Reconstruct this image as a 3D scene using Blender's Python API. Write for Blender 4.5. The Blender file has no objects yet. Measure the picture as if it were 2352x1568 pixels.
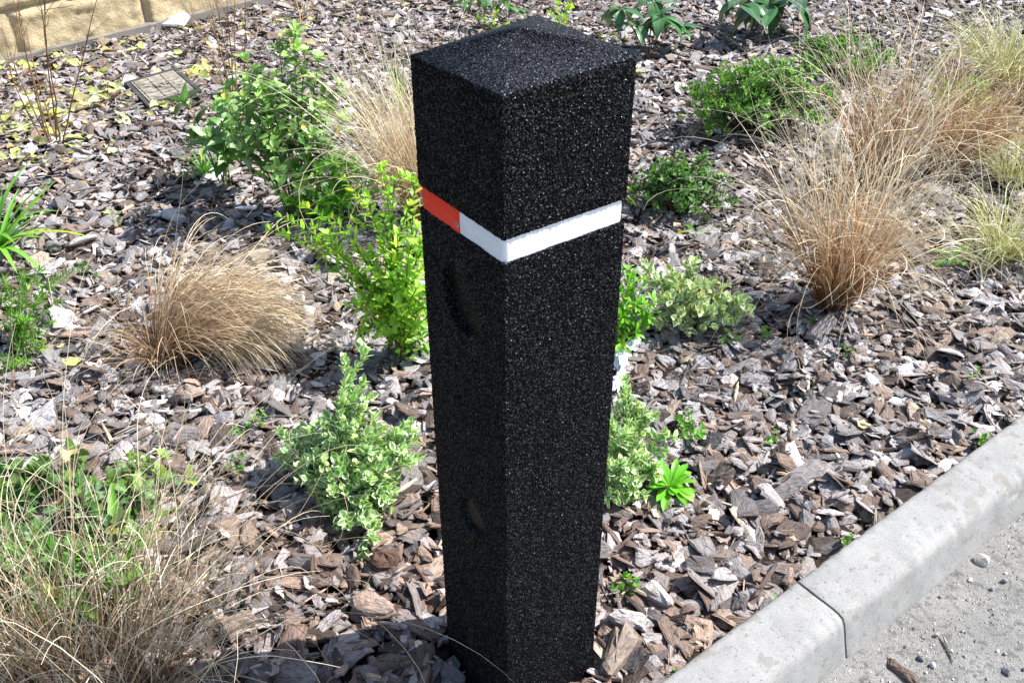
import bpy, math
import numpy as np
from mathutils import Matrix, Vector
rng = np.random.default_rng(7)
sc = bpy.context.scene
COL = sc.collection

# ------------------------------------------------------------------ camera, sky, sun, exposure
CAM_H = 1.518; PITCH = 0.609; ROLL = -0.0036; FPX = 2153.1; CX, CY = 1176., 784.
R0 = np.array([1., 0, 0]); F = np.array([0, math.cos(PITCH), -math.sin(PITCH)]); U0 = np.array([0, math.sin(PITCH), math.cos(PITCH)])
RV = R0*math.cos(ROLL)+U0*math.sin(ROLL); UV = -R0*math.sin(ROLL)+U0*math.cos(ROLL)
cam = bpy.data.cameras.new('camera'); cam.sensor_width = 36; cam.lens = 36*FPX/2352; cam.clip_end = 500; cam.clip_start = .02
co = bpy.data.objects.new('camera', cam); COL.objects.link(co)
M = Matrix.Identity(4)
for i in range(3):
    M[i][0] = RV[i]; M[i][1] = UV[i]; M[i][2] = -F[i]
M[2][3] = CAM_H
co.matrix_world = M
sc.camera = co
SUN_AZ, SUN_EL = math.radians(77), math.radians(49)     # azimuth clockwise from +y
w = bpy.data.worlds.new('World'); sc.world = w; w.use_nodes = True
nt = w.node_tree; bg = nt.nodes['Background']
sky = nt.nodes.new('ShaderNodeTexSky'); sky.sky_type = 'NISHITA'; sky.sun_disc = False
sky.sun_elevation = SUN_EL; sky.sun_rotation = SUN_AZ
nt.links.new(sky.outputs[0], bg.inputs[0]); bg.inputs[1].default_value = 0.11
sl = bpy.data.lights.new('sun', 'SUN'); sl.energy = 4.7; sl.angle = math.radians(.5); sl.color = (1, .975, .94)
so = bpy.data.objects.new('sun', sl); COL.objects.link(so)
sd = Vector((math.sin(SUN_AZ)*math.cos(SUN_EL), math.cos(SUN_AZ)*math.cos(SUN_EL), math.sin(SUN_EL)))
so.rotation_euler = sd.to_track_quat('Z', 'Y').to_euler(); so.location = sd*6
sc.view_settings.view_transform = 'Standard'; sc.view_settings.look = 'None'
sc.view_settings.gamma = 1; sc.view_settings.exposure = 0.95
sc.cycles.max_bounces = 6

def gp(u, v, z=0.):
    """point at height z seen at (u, v) of the photograph (2352 wide)"""
    d = RV*(u-CX)/FPX-UV*(v-CY)/FPX+F
    return np.array([0, 0, CAM_H])+d*((z-CAM_H)/d[2])

# ------------------------------------------------------------------ helpers
def tag(o, label=None, cat=None, group=None, kind=None):
    if label: o['label'] = label
    if cat: o['category'] = cat
    if group: o['group'] = group
    if kind: o['kind'] = kind
    return o

class MB:
    """collects vertices, faces and point attributes, makes ONE mesh object"""
    def __init__(s): s.v = []; s.t = []; s.q = []; s.c = []; s.a = []; s.n = 0
    def add(s, v, quads=None, tris=None, col=None, att=None):
        v = np.asarray(v, float).reshape(-1, 3); m = len(v)
        if quads is not None and len(quads): s.q.append(np.asarray(quads, np.int64).reshape(-1, 4)+s.n)
        if tris is not None and len(tris): s.t.append(np.asarray(tris, np.int64).reshape(-1, 3)+s.n)
        s.v.append(v)
        s.c.append(np.broadcast_to(np.asarray(col if col is not None else (1, 1, 1), float), (m, 3)))
        s.a.append(np.broadcast_to(np.asarray(att if att is not None else (0, 0, 0), float), (m, 3)))
        s.n += m
    def build(s, name, mat, parent=None, origin=None, smooth=False):
        v = np.concatenate(s.v); o3 = np.zeros(3) if origin is None else np.asarray(origin, float)
        me = bpy.data.meshes.new(name)
        me.vertices.add(len(v)); me.vertices.foreach_set('co', (v-o3).astype(np.float32).ravel())
        q = np.concatenate(s.q) if s.q else np.zeros((0, 4), np.int64)
        t = np.concatenate(s.t) if s.t else np.zeros((0, 3), np.int64)
        me.loops.add(q.size+t.size); me.loops.foreach_set('vertex_index', np.concatenate([q.ravel(), t.ravel()]).astype(np.int32))
        st = np.concatenate([np.arange(len(q))*4, q.size+np.arange(len(t))*3]).astype(np.int32)
        me.polygons.add(len(st)); me.polygons.foreach_set('loop_start', st)
        me.polygons.foreach_set('use_smooth', np.full(len(st), smooth))
        me.update(calc_edges=True); me.validate()
        ca = me.attributes.new('col', 'FLOAT_COLOR', 'POINT'); c = np.concatenate(s.c)
        ca.data.foreach_set('color', np.concatenate([c, np.ones((len(c), 1))], 1).astype(np.float32).ravel())
        aa = me.attributes.new('loc', 'FLOAT_VECTOR', 'POINT'); aa.data.foreach_set('vector', np.concatenate(s.a).astype(np.float32).ravel())
        me.materials.append(mat)
        o = bpy.data.objects.new(name, me); COL.objects.link(o)
        if parent is not None: o.parent = parent
        elif origin is not None: o.location = o3
        return o

def empty(name, loc, label, cat, group=None):
    o = bpy.data.objects.new(name, None); o.empty_display_size = .05; COL.objects.link(o); o.location = loc
    return tag(o, label, cat, group)

def nrm(a): return a/np.maximum(np.linalg.norm(a, axis=-1, keepdims=True), 1e-9)

def vnoise(x, y, seed=0):
    """smooth value noise on arrays"""
    xi = np.floor(x).astype(np.int64); yi = np.floor(y).astype(np.int64); xf = x-xi; yf = y-yi
    xf = xf*xf*(3-2*xf); yf = yf*yf*(3-2*yf)
    def h(a, b):
        n = (a*374761393+b*668265263+seed*974634777) & 0xffffffff
        n = ((n ^ (n >> 13))*1274126177) & 0xffffffff
        return ((n ^ (n >> 16)) & 0xffff)/65535.
    return (h(xi, yi)*(1-xf)+h(xi+1, yi)*xf)*(1-yf)+(h(xi, yi+1)*(1-xf)+h(xi+1, yi+1)*xf)*yf
def fbm(x, y, seed=0, o=4):
    r = 0; a = .5
    for k in range(o): r = r+a*vnoise(x*2**k, y*2**k, seed+k); a *= .5
    return r

# ------------------------------------------------------------------ materials
def newmat(name, spec=.5, rough=.6):
    m = bpy.data.materials.new(name); m.use_nodes = True; n = m.node_tree; b = n.nodes['Principled BSDF']
    b.inputs['Roughness'].default_value = rough; b.inputs['Specular IOR Level'].default_value = spec
    return m, n, b
def N(n, t, **k):
    x = n.nodes.new(t)
    for a, b in k.items(): setattr(x, a, b)
    return x
def noise(n, src, scale, detail=4, rough=.55, vec=None):
    x = N(n, 'ShaderNodeTexNoise'); x.inputs['Scale'].default_value = scale; x.inputs['Detail'].default_value = detail; x.inputs['Roughness'].default_value = rough
    n.links.new(src, x.inputs['Vector']); return x.outputs['Fac']
def ramp(n, src, stops):
    x = N(n, 'ShaderNodeValToRGB'); e = x.color_ramp.elements
    while len(e) > len(stops): e.remove(e[-1])
    while len(e) < len(stops): e.new(.5)
    for i, (p, c) in enumerate(stops):
        e[i].position = p; e[i].color = (c, c, c, 1) if isinstance(c, (int, float)) else (*c, 1)
    n.links.new(src, x.inputs[0]); return x.outputs[0]
def mixc(n, fac, a, b, mode='MIX'):
    x = N(n, 'ShaderNodeMix', data_type='RGBA', blend_type=mode)
    for i, val in ((0, fac), (6, a), (7, b)):
        s = x.inputs[i]
        if isinstance(val, (int, float)): s.default_value = val if i == 0 else (val, val, val, 1)
        elif isinstance(val, tuple): s.default_value = (*val, 1)
        else: n.links.new(val, s)
    return x.outputs[2]
def bump(n, b, src, strength, dist):
    x = N(n, 'ShaderNodeBump'); x.inputs['Strength'].default_value = strength; x.inputs['Distance'].default_value = dist
    n.links.new(src, x.inputs['Height']); n.links.new(x.outputs[0], b.inputs['Normal']); return x
def attr(n, name): return N(n, 'ShaderNodeAttribute', attribute_name=name)
def mapping(n, src, scale):
    x = N(n, 'ShaderNodeMapping'); x.inputs['Scale'].default_value = scale; n.links.new(src, x.inputs['Vector']); return x.outputs[0]
def geo(n): return N(n, 'ShaderNodeNewGeometry').outputs['Position']

def bark_mat():
    m, n, b = newmat('bark', .35, .75)
    c = attr(n, 'col').outputs['Color']; l = attr(n, 'loc').outputs['Vector']
    g = noise(n, mapping(n, l, (45, 190, 190)), 1, 5, .65)
    g2 = noise(n, mapping(n, l, (30, 45, 45)), 1, 4, .6)
    pk = noise(n, mapping(n, l, (300, 420, 420)), 1, 2, .6)
    x = mixc(n, 1, c, ramp(n, g, [(.30, .22), (.43, .80), (.6, 1.05), (.75, 1.4)]), 'MULTIPLY')
    br = mixc(n, 1, x, (.86, .74, .67), 'MULTIPLY')
    x = mixc(n, ramp(n, g2, [(.5, 0.), (.64, .8)]), x, br)
    x = mixc(n, 1, x, ramp(n, pk, [(.3, .75), (.7, 1.2)]), 'MULTIPLY')
    n.links.new(x, b.inputs['Base Color'])
    h = N(n, 'ShaderNodeMath', operation='ADD'); n.links.new(g, h.inputs[0]); n.links.new(g2, h.inputs[1])
    bump(n, b, h.outputs[0], .85, .006)
    return m
def leaf_mat(name, margin=None, vein=.5, trans=.32, rough=.36, spec=.5):
    """loc = (side -1..1, along 0..1, random)"""
    m, n, b = newmat(name, spec, rough)
    c = attr(n, 'col').outputs['Color']; l = attr(n, 'loc').outputs['Vector']
    sp = N(n, 'ShaderNodeSeparateXYZ'); n.links.new(l, sp.inputs[0])
    ab = N(n, 'ShaderNodeMath', operation='ABSOLUTE'); n.links.new(sp.outputs[0], ab.inputs[0])
    x = c
    nz = noise(n, l, 5, 3)
    if margin is not None:
        a2 = N(n, 'ShaderNodeMath', operation='MULTIPLY_ADD'); n.links.new(nz, a2.inputs[0]); a2.inputs[1].default_value = .5; n.links.new(ab.outputs[0], a2.inputs[2])
        x = mixc(n, ramp(n, a2.outputs[0], [(.78, 0.), (.88, 1.)]), x, margin)
    else:
        x = mixc(n, ramp(n, ab.outputs[0], [(.04, vein), (.12, 0.)]), x, mixc(n, .55, x, (.5, .62, .25)))
    x = mixc(n, 1, x, ramp(n, nz, [(.3, .8), (.7, 1.18)]), 'MULTIPLY')
    n.links.new(x, b.inputs['Base Color'])
    wv = N(n, 'ShaderNodeMath', operation='MULTIPLY_ADD'); n.links.new(ab.outputs[0], wv.inputs[0]); wv.inputs[1].default_value = -.45; n.links.new(sp.outputs[1], wv.inputs[2])
    s2 = N(n, 'ShaderNodeMath', operation='SINE'); m2 = N(n, 'ShaderNodeMath', operation='MULTIPLY'); n.links.new(wv.outputs[0], m2.inputs[0]); m2.inputs[1].default_value = 48
    n.links.new(m2.outputs[0], s2.inputs[0]); bump(n, b, s2.outputs[0], .25, .0008)
    tr = N(n, 'ShaderNodeBsdfTranslucent'); n.links.new(mixc(n, 1, x, (1.1, 1.25, .5), 'MULTIPLY'), tr.inputs[0])
    ms = N(n, 'ShaderNodeMixShader'); ms.inputs[0].default_value = trans
    n.links.new(b.outputs[0], ms.inputs[1]); n.links.new(tr.outputs[0], ms.inputs[2])
    n.links.new(ms.outputs[0], n.nodes['Material Output'].inputs[0]); return m
def plain_attr(name, rough=.6, spec=.4, trans=0):
    m, n, b = newmat(name, spec, rough); c = attr(n, 'col').outputs['Color']
    x = mixc(n, 1, c, ramp(n, noise(n, geo(n), 160, 3), [(.3, .8), (.7, 1.2)]), 'MULTIPLY')
    n.links.new(x, b.inputs['Base Color'])
    if trans:
        tr = N(n, 'ShaderNodeBsdfTranslucent'); n.links.new(x, tr.inputs[0]); ms = N(n, 'ShaderNodeMixShader'); ms.inputs[0].default_value = trans
        n.links.new(b.outputs[0], ms.inputs[1]); n.links.new(tr.outputs[0], ms.inputs[2]); n.links.new(ms.outputs[0], n.nodes['Material Output'].inputs[0])
    return m
def concrete_mat(name, base, stain, fine=260, bstr=.35):
    m, n, b = newmat(name, .3, .85); p = geo(n)
    n1 = noise(n, p, fine, 4, .7); n2 = noise(n, p, 9, 5, .6); n3 = noise(n, p, 24, 3, .5); n4 = noise(n, p, 120, 2, .5)
    x = mixc(n, ramp(n, n1, [(.3, 0.), (.7, 1.)]), tuple(k*.80 for k in base), tuple(k*1.16 for k in base))
    x = mixc(n, 1, x, ramp(n, n2, [(.3, .82), (.7, 1.12)]), 'MULTIPLY')
    x = mixc(n, ramp(n, n3, [(.585, 0.), (.63, .55)]), x, stain)
    x = mixc(n, 1, x, ramp(n, n4, [(.28, .60), (.37, 1.)]), 'MULTIPLY')
    n.links.new(x, b.inputs['Base Color']); bump(n, b, n1, bstr, .002); return m
def rubber_mat():
    m, n, b = newmat('crumb_rubber', .1, .5)
    v = N(n, 'ShaderNodeTexVoronoi'); v.inputs['Scale'].default_value = 620; n.links.new(geo(n), v.inputs['Vector'])
    sp = N(n, 'ShaderNodeSeparateColor'); n.links.new(v.outputs['Color'], sp.inputs[0])
    x = ramp(n, sp.outputs[0], [(0., .0015), (.78, .0045), (.94, .009), (1., .08)])  # rare bright crumbs: sun glints painted into the base colour
    d = noise(n, geo(n), 7, 4)
    x = mixc(n, ramp(n, d, [(.62, 0.), (.85, .05)]), x, (.08, .078, .08))
    sp2 = N(n, 'ShaderNodeSeparateXYZ'); n.links.new(geo(n), sp2.inputs[0])
    sm = noise(n, mapping(n, geo(n), (45, 45, 9)), 1, 5, .7); dz = ramp(n, sp2.outputs[2], [(0., 1.), (.45, .35), (1., .1)])
    sm2 = N(n, 'ShaderNodeMath', operation='MULTIPLY'); n.links.new(ramp(n, sm, [(.58, 0.), (.8, .34)]), sm2.inputs[0]); n.links.new(dz, sm2.inputs[1])
    x = mixc(n, sm2.outputs[0], x, (.16, .15, .14))
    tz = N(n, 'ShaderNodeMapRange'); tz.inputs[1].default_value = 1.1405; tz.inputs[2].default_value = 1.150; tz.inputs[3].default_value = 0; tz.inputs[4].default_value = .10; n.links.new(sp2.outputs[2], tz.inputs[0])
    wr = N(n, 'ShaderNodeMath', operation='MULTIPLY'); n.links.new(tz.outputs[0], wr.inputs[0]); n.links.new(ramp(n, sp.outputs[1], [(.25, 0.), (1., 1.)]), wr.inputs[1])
    x = mixc(n, wr.outputs[0], x, (.26, .28, .33))      # sunlit blue-grey sheen of the cap, painted into the crumb colour
    x = mixc(n, 1, x, (.92, .98, 1.15), 'MULTIPLY'); n.links.new(x, b.inputs['Base Color'])
    n.links.new(ramp(n, sp.outputs[1], [(0., .26), (.3, .45), (1., .6)]), b.inputs['Roughness'])
    n.links.new(ramp(n, sp.outputs[2], [(0., .04), (.84, .07), (.93, .9), (1., 1.)]), b.inputs['Specular IOR Level'])
    bump(n, b, v.outputs['Distance'], .5, .001); return m
MAT = dict(
    bark=bark_mat(), leaf=leaf_mat('leaf'), glossy=leaf_mat('glossy_leaf', rough=.26, trans=.2, spec=.6), varieg=leaf_mat('variegated_leaf', (.86, .90, .66), trans=.22),
    lime=leaf_mat('lime_leaf', trans=.42), ribbed=leaf_mat('ribbed_leaf', trans=.15, rough=.33, vein=.3), blade=plain_attr('dry_blade', .5, .45, .25), stem=plain_attr('stem', .7, .3),
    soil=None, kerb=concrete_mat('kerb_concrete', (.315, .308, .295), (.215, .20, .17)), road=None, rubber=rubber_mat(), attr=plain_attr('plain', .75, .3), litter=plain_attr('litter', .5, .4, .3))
def soil_mat():
    m, n, b = newmat('soil', .1, .95); x = ramp(n, noise(n, geo(n), 60, 5), [(.3, (.018, .012, .009)), (.7, (.05, .034, .026))])
    n.links.new(x, b.inputs['Base Color']); bump(n, b, noise(n, geo(n), 120, 4), .8, .01); return m
MAT['soil'] = soil_mat()
def road_mat():
    m, n, b = newmat('road_surface', .25, .9); p = geo(n)
    n1 = noise(n, p, 330, 4, .7); n2 = noise(n, p, 11, 6, .65); n3 = noise(n, p, 45, 4, .6)
    v = N(n, 'ShaderNodeTexVoronoi'); v.inputs['Scale'].default_value = 150; n.links.new(p, v.inputs['Vector'])
    sp = N(n, 'ShaderNodeSeparateColor'); n.links.new(v.outputs['Color'], sp.inputs[0])
    x = mixc(n, ramp(n, n1, [(.32, 0.), (.68, 1.)]), (.225, .218, .205), (.39, .378, .355))
    x = mixc(n, 1, x, ramp(n, n2, [(.3, .78), (.7, 1.15)]), 'MULTIPLY')
    x = mixc(n, 1, x, ramp(n, n3, [(.34, .55), (.47, 1.)]), 'MULTIPLY')
    x = mixc(n, ramp(n, sp.outputs[0], [(.93, 0.), (.95, .6)]), x, (.15, .145, .14))
    n.links.new(x, b.inputs['Base Color'])
    h = N(n, 'ShaderNodeMath', operation='ADD'); n.links.new(n1, h.inputs[0]); n.links.new(n3, h.inputs[1]); bump(n, b, h.outputs[0], .9, .006); return m
MAT['road'] = road_mat()

# ------------------------------------------------------------------ ground, bed, road, kerb
def quad_sheet(name, pts, z, mat):
    b = MB(); b.add([(x, y, z) for x, y in pts], quads=[[0, 1, 2, 3]]); o = b.build(name, mat); return tag(o, kind='structure')
KD = nrm(np.array([.964, .733, 0])); KN = np.array([KD[1], -KD[0], 0])       # along the kerb; towards the road
K0 = np.array([.576, 1.283, 0])                                             # inner end of the visible joint
ZR = -.072
quad_sheet('ground', [(-150, -150), (150, -150), (150, 150), (-150, 150)], -.13, MAT['soil'])
def kp(s, d, z=0): return K0+KD*s+KN*d+np.array([0, 0, z])
# road sheet with slight unevenness
b = MB(); ss = np.concatenate([np.linspace(-40, -1.5, 8), np.linspace(-1.4, 1.6, 90), np.linspace(1.8, 40, 8)]); dd = np.concatenate([np.linspace(.0, 1.4, 50), np.linspace(1.6, 30, 6)])
S, D = np.meshgrid(ss, dd, indexing='ij'); P = K0+S[..., None]*KD+D[..., None]*KN; P[..., 2] = ZR+.010*(fbm(S*9, D*9, 3)-.5)+.004*np.exp(-((D-.15)/.05)**2)*fbm(S*14, D*5, 9)
idx = np.arange(S.size).reshape(S.shape); q = np.stack([idx[:-1, :-1], idx[:-1, 1:], idx[1:, 1:], idx[1:, :-1]], -1).reshape(-1, 4)
b.add(P.reshape(-1, 3), quads=q); tag(b.build('road', MAT['road'], smooth=True), kind='structure')

def kerb_stone(s0, s1, label):
    prof = [(0, -.125), (0, .024), (.006, .030), (.060, .0305), (.104, .029), (.1155, .024), (.122, .012), (.134, -.03), (.1475, -.072), (.149, -.125)]
    prof2 = []
    for (a, z0), (c, z1) in zip(prof[:-1], prof[1:]):
        k = max(1, int(math.hypot(c-a, z1-z0)/.008))
        for i in range(k): prof2.append((a+(c-a)*i/k, z0+(z1-z0)*i/k))
    prof2.append(prof[-1]); n = len(prof2); m = int((s1-s0)/.008)+2
    sv = np.linspace(s0, s1, m); sv2 = sv.copy()
    b = MB(); pts = []
    for i, s in enumerate(sv2):
        e = min(abs(s-s0), abs(s-s1)); rr = .0016*max(0, 1-e/.004)
        for (d, z) in prof2:
            nz = .0022*(fbm(np.array(s*60+40), np.array((d+z)*60+40), 5, 5)-.5)-(.0035*max(0, float(fbm(np.array(s*38+90), np.array((d+z)*50+20), 8))-.60)/.15 if .098 < d < .128 or d < .008 else 0)
            pts.append(kp(s, d-(rr if d > .1 else 0), z-(rr if z > .01 else 0)+nz*2))
    idx = np.arange(m*n).reshape(m, n); q = np.stack([idx[:-1, :-1], idx[1:, :-1], idx[1:, 1:], idx[:-1, 1:]], -1).reshape(-1, 4)
    b.add(pts, quads=q)
    for r in (0, m-1):
        ring = idx[r]; c = np.mean([pts[k] for k in ring], 0)
        b.add(np.concatenate([[pts[k] for k in ring], [c]]), tris=[[k, (k+1) % n, n] for k in range(n)])
    o = b.build('kerb_stone', MAT['kerb'], origin=kp((s0+s1)/2, .07, -.07), smooth=True)
    return tag(o, label, 'kerb', 'concrete kerb stones along the bed')
kerb_stone(-1.25, -.003, 'grey concrete kerb stone below the joint, nearest the foot of the black post')
kerb_stone(.003, 1.22, 'long grey concrete kerb stone beyond the joint, with a few brown stains on its top')

# bed soil
b = MB(); xs = np.linspace(-9, 7, 120); ys = np.linspace(-2, 9, 90); X, Y = np.meshgrid(xs, ys, indexing='ij')
dk = (X-K0[0])*KN[0]+(Y-K0[1])*KN[1]
sc_ = np.minimum(dk, -.004)-dk; X = X+sc_*KN[0]; Y = Y+sc_*KN[1]
Z = -.045+.012*(fbm(X*2, Y*2, 11)-.5)
idx = np.arange(X.size).reshape(X.shape); q = np.stack([idx[:-1, :-1], idx[1:, :-1], idx[1:, 1:], idx[:-1, 1:]], -1).reshape(-1, 4)
b.add(np.stack([X, Y, Z], -1).reshape(-1, 3), quads=q); tag(b.build('flower_bed_soil', MAT['soil'], smooth=True), kind='structure')

# ------------------------------------------------------------------ bollard frame
YAW = .9492; ER = np.array([math.sin(YAW), math.cos(YAW), 0]); EL = np.array([-math.cos(YAW), math.sin(YAW), 0])
BC = np.array([.01266, 1.1446, 0]); HW = .1

# inspection cover corners
cov_c = np.array([-1.640, 4.305, 0]); ca = np.array([math.cos(.614), math.sin(.614), 0]); cb = np.array([-ca[1], ca[0], 0]); cl, cw = .262, .335
W0 = gp(50, 123); WD = nrm((gp(567, 0)-gp(50, 123))[None])[0]; WN = np.array([WD[1], -WD[0], 0])

# ------------------------------------------------------------------ bark mulch: a settled pile of chips
def chip_proto(r, lod, kind):
    n = {0: 13, 1: 8, 2: 5}[lod]
    th = np.sort((np.arange(n)+r.uniform(-.28, .28, n))/n*2*np.pi); p = r.uniform(2.2, 5)
    ux = np.sign(np.cos(th))*np.abs(np.cos(th))**(2/p); uy = np.sign(np.sin(th))*np.abs(np.sin(th))**(2/p)
    rad = 1+r.uniform(-.20, .14, n)
    tap = r.uniform(-.45, .45); uy = uy*(1-tap*ux)*1.0; ux = ux*rad; uy = uy*rad+.15*r.uniform(-1, 1)*ux
    if lod == 0: prof = [(.80, -1), (.97, -.55), (1.0, .1), (.90, .35), (.86, .85), (.62, 1.), (.3, 1.05)]
    elif lod == 1: prof = [(.82, -1), (1.0, -.1), (.88, .9), (.4, 1.05)]
    else: prof = [(.85, -1), (1., .1), (.6, 1.)]
    lift = r.uniform(-.4, .5, n)
    V = []
    for i, (s, z) in enumerate(prof):
        js = 1+r.uniform(-.07, .07, n)*(0.6 if i < 3 else 1.1)
        zz = z+r.uniform(-.17, .17, n)*(1 if i > 0 else .5)+(lift*.6 if z > .2 else 0)
        V.append(np.stack([ux*s*js, uy*s*js, zz], -1))
    V = np.concatenate(V+[np.array([[0, 0, -1.]]), np.array([[0, 0, 1.1+r.uniform(-.3, .4)]])])
    m = len(prof); idx = np.arange(m*n).reshape(m, n); nx = np.roll(idx, -1, 1)
    q = np.stack([idx[:-1], nx[:-1], nx[1:], idx[1:]], -1).reshape(-1, 4)
    t = [[m*n, nx[0][k], idx[0][k]] for k in range(n)]+[[m*n+1, idx[-1][k], nx[-1][k]] for k in range(n)]
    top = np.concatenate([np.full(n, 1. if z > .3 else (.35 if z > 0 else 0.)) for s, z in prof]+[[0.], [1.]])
    return V, q, np.array(t), top
PR = {l: [chip_proto(rng, l, 0) for _ in range(36 if l < 2 else 16)] for l in (0, 1, 2)}
X0, Y0, X1, Y1, CELL = -4.6, .45, 4.6, 7.0, .006
HX, HY = int((X1-X0)/CELL), int((Y1-Y0)/CELL)
gx, gy = np.meshgrid(X0+np.arange(HX)*CELL, Y0+np.arange(HY)*CELL, indexing='ij')
H = -.042+.02*(fbm(gx*2.2, gy*2.2, 21)-.5)*2
def allowed(x, y, m=0.):
    ok = (x-K0[0])*KN[0]+(y-K0[1])*KN[1] < -.022-m
    rx = (x-BC[0])*ER[0]+(y-BC[1])*ER[1]; ry = (x-BC[0])*EL[0]+(y-BC[1])*EL[1]
    ok &= ~((np.abs(rx) < HW+.012+m) & (np.abs(ry) < HW+.012+m))
    ok &= (x-W0[0])*WN[0]+(y-W0[1])*WN[1] > .03
    cx_ = (x-cov_c[0])*ca[0]+(y-cov_c[1])*ca[1]; cy_ = (x-cov_c[0])*cb[0]+(y-cov_c[1])*cb[1]
    ok &= ~((np.abs(cx_) < cl/2+.0) & (np.abs(cy_) < cw/2+.0))
    half = .62*y*1.0+.55                                    # the stretch the camera could see, with a margin
    return ok & (np.abs(x) < half)
def hs(x, y):
    i = np.clip(((x-X0)/CELL).astype(int), 0, HX-1); j = np.clip(((y-Y0)/CELL).astype(int), 0, HY-1); return H[i, j]
GREY = np.array([[.44, .415, .41], [.52, .495, .49], [.37, .345, .34], [.42, .38, .37], [.60, .58, .575], [.29, .27, .265]])
BROWN = np.array([[.30, .225, .18], [.37, .28, .225], [.23, .17, .14], [.42, .33, .265], [.16, .125, .105]])
PALE = np.array([[.62, .52, .38], [.55, .44, .30], [.68, .60, .47]])
chips = []
def batch(nb, lod, Lr, wr, tr, tilt, pale=.02, yr=(Y0+.05, Y1-.05), dens=None):
    """drop nb chips at random; each settles on what lies there already"""
    y = rng.uniform(yr[0], yr[1], nb); x = rng.uniform(X0, X1, nb); ok = allowed(x, y)
    if dens is not None: ok &= rng.random(nb) < dens(x, y)
    x, y = x[ok], y[ok]; n = len(x)
    if n == 0: return
    L = np.exp(rng.normal(math.log(Lr), .38, n)).clip(Lr*.4, Lr*2.3)/2; W = L*rng.uniform(wr[0], wr[1], n); T = np.minimum(np.maximum(L*rng.uniform(tr[0], tr[1], n), .0012), .009)
    ph = rng.uniform(0, 2*np.pi, n); c, s = np.cos(ph), np.sin(ph)
    f = [hs(x+c*L*a-s*W*b_, y+s*L*a+c*W*b_) for a, b_ in ((.7, 0), (-.7, 0), (0, .7), (0, -.7), (0, 0))]
    sx = ((f[0]-f[1])/(1.4*L)).clip(-.6, .6)+rng.normal(0, tilt, n); sy = ((f[2]-f[3])/(1.4*W)).clip(-.6, .6)+rng.normal(0, tilt*1.3, n)
    z = np.mean(f, 0)*.55+np.max(f, 0)*.45+T*.6
    for a in (-.8, -.4, 0, .4, .8):
        for b_ in (-.75, -.38, 0, .38, .75):
            if a*a+b_*b_ > 1.1: continue
            px = x+c*L*a-s*W*b_; py = y+s*L*a+c*W*b_
            i = np.clip(((px-X0)/CELL).astype(int), 0, HX-1); j = np.clip(((py-Y0)/CELL).astype(int), 0, HY-1)
            np.maximum.at(H, (i, j), z+sx*L*a+sy*W*b_+T*.8)
    kind = rng.random(n); col = GREY[rng.integers(0, 6, n)]
    damp = np.exp(-((x+.15)/.9)**2-((y-1.15)/.65)**2); br = kind < .29+.26*damp; col = np.where(br[:, None], BROWN[rng.integers(0, 5, n)], col)
    pl = kind > 1-pale; col = np.where(pl[:, None], PALE[rng.integers(0, 3, n)], col)
    col = col*np.exp(rng.normal(-.20, .32, (n, 1)))*(1-.17*damp[:, None]*np.array([.6, 1., 1.15]))
    chips.append((lod, x, y, z, L, W, T, ph, sx, sy, col, pl))
near = (Y0+.05, 2.9)
for k in range(9): batch(4200, 2, .040, (.4, .75), (.08, .2), .12)
for k in range(10): batch(3600, 1, .041, (.35, .8), (.08, .22), .17)
for k in range(5): batch(4500, 2, .018, (.3, .8), (.12, .35), .3, .05)
for k in range(10):
    batch(3300, 0, .045, (.26, .80), (.035, .11), .18, yr=near)
    batch(3500, 1, .043, (.26, .80), (.035, .11), .18, yr=(2.85, Y1))
for k in range(7): batch(3800, 1, .038, (.07, .20), (.06, .14), .28, .14)          # splinters
for k in range(3): batch(2600, 0, .034, (.3, .8), (.05, .16), .30, .04, yr=near)
for k in range(3): batch(2600, 1, .055, (.04, .09), (.03, .06), .12, .30)
for k in range(5): batch(5000, 2, .011, (.3, .8), (.12, .35), .35, .06)
for k in range(2): batch(260, 0, .066, (.4, .7), (.08, .14), .16, .0, yr=near)
for k in range(2): batch(300, 1, .066, (.4, .7), (.08, .14), .16, .0, yr=(2.85, Y1))
mb = MB()
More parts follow.
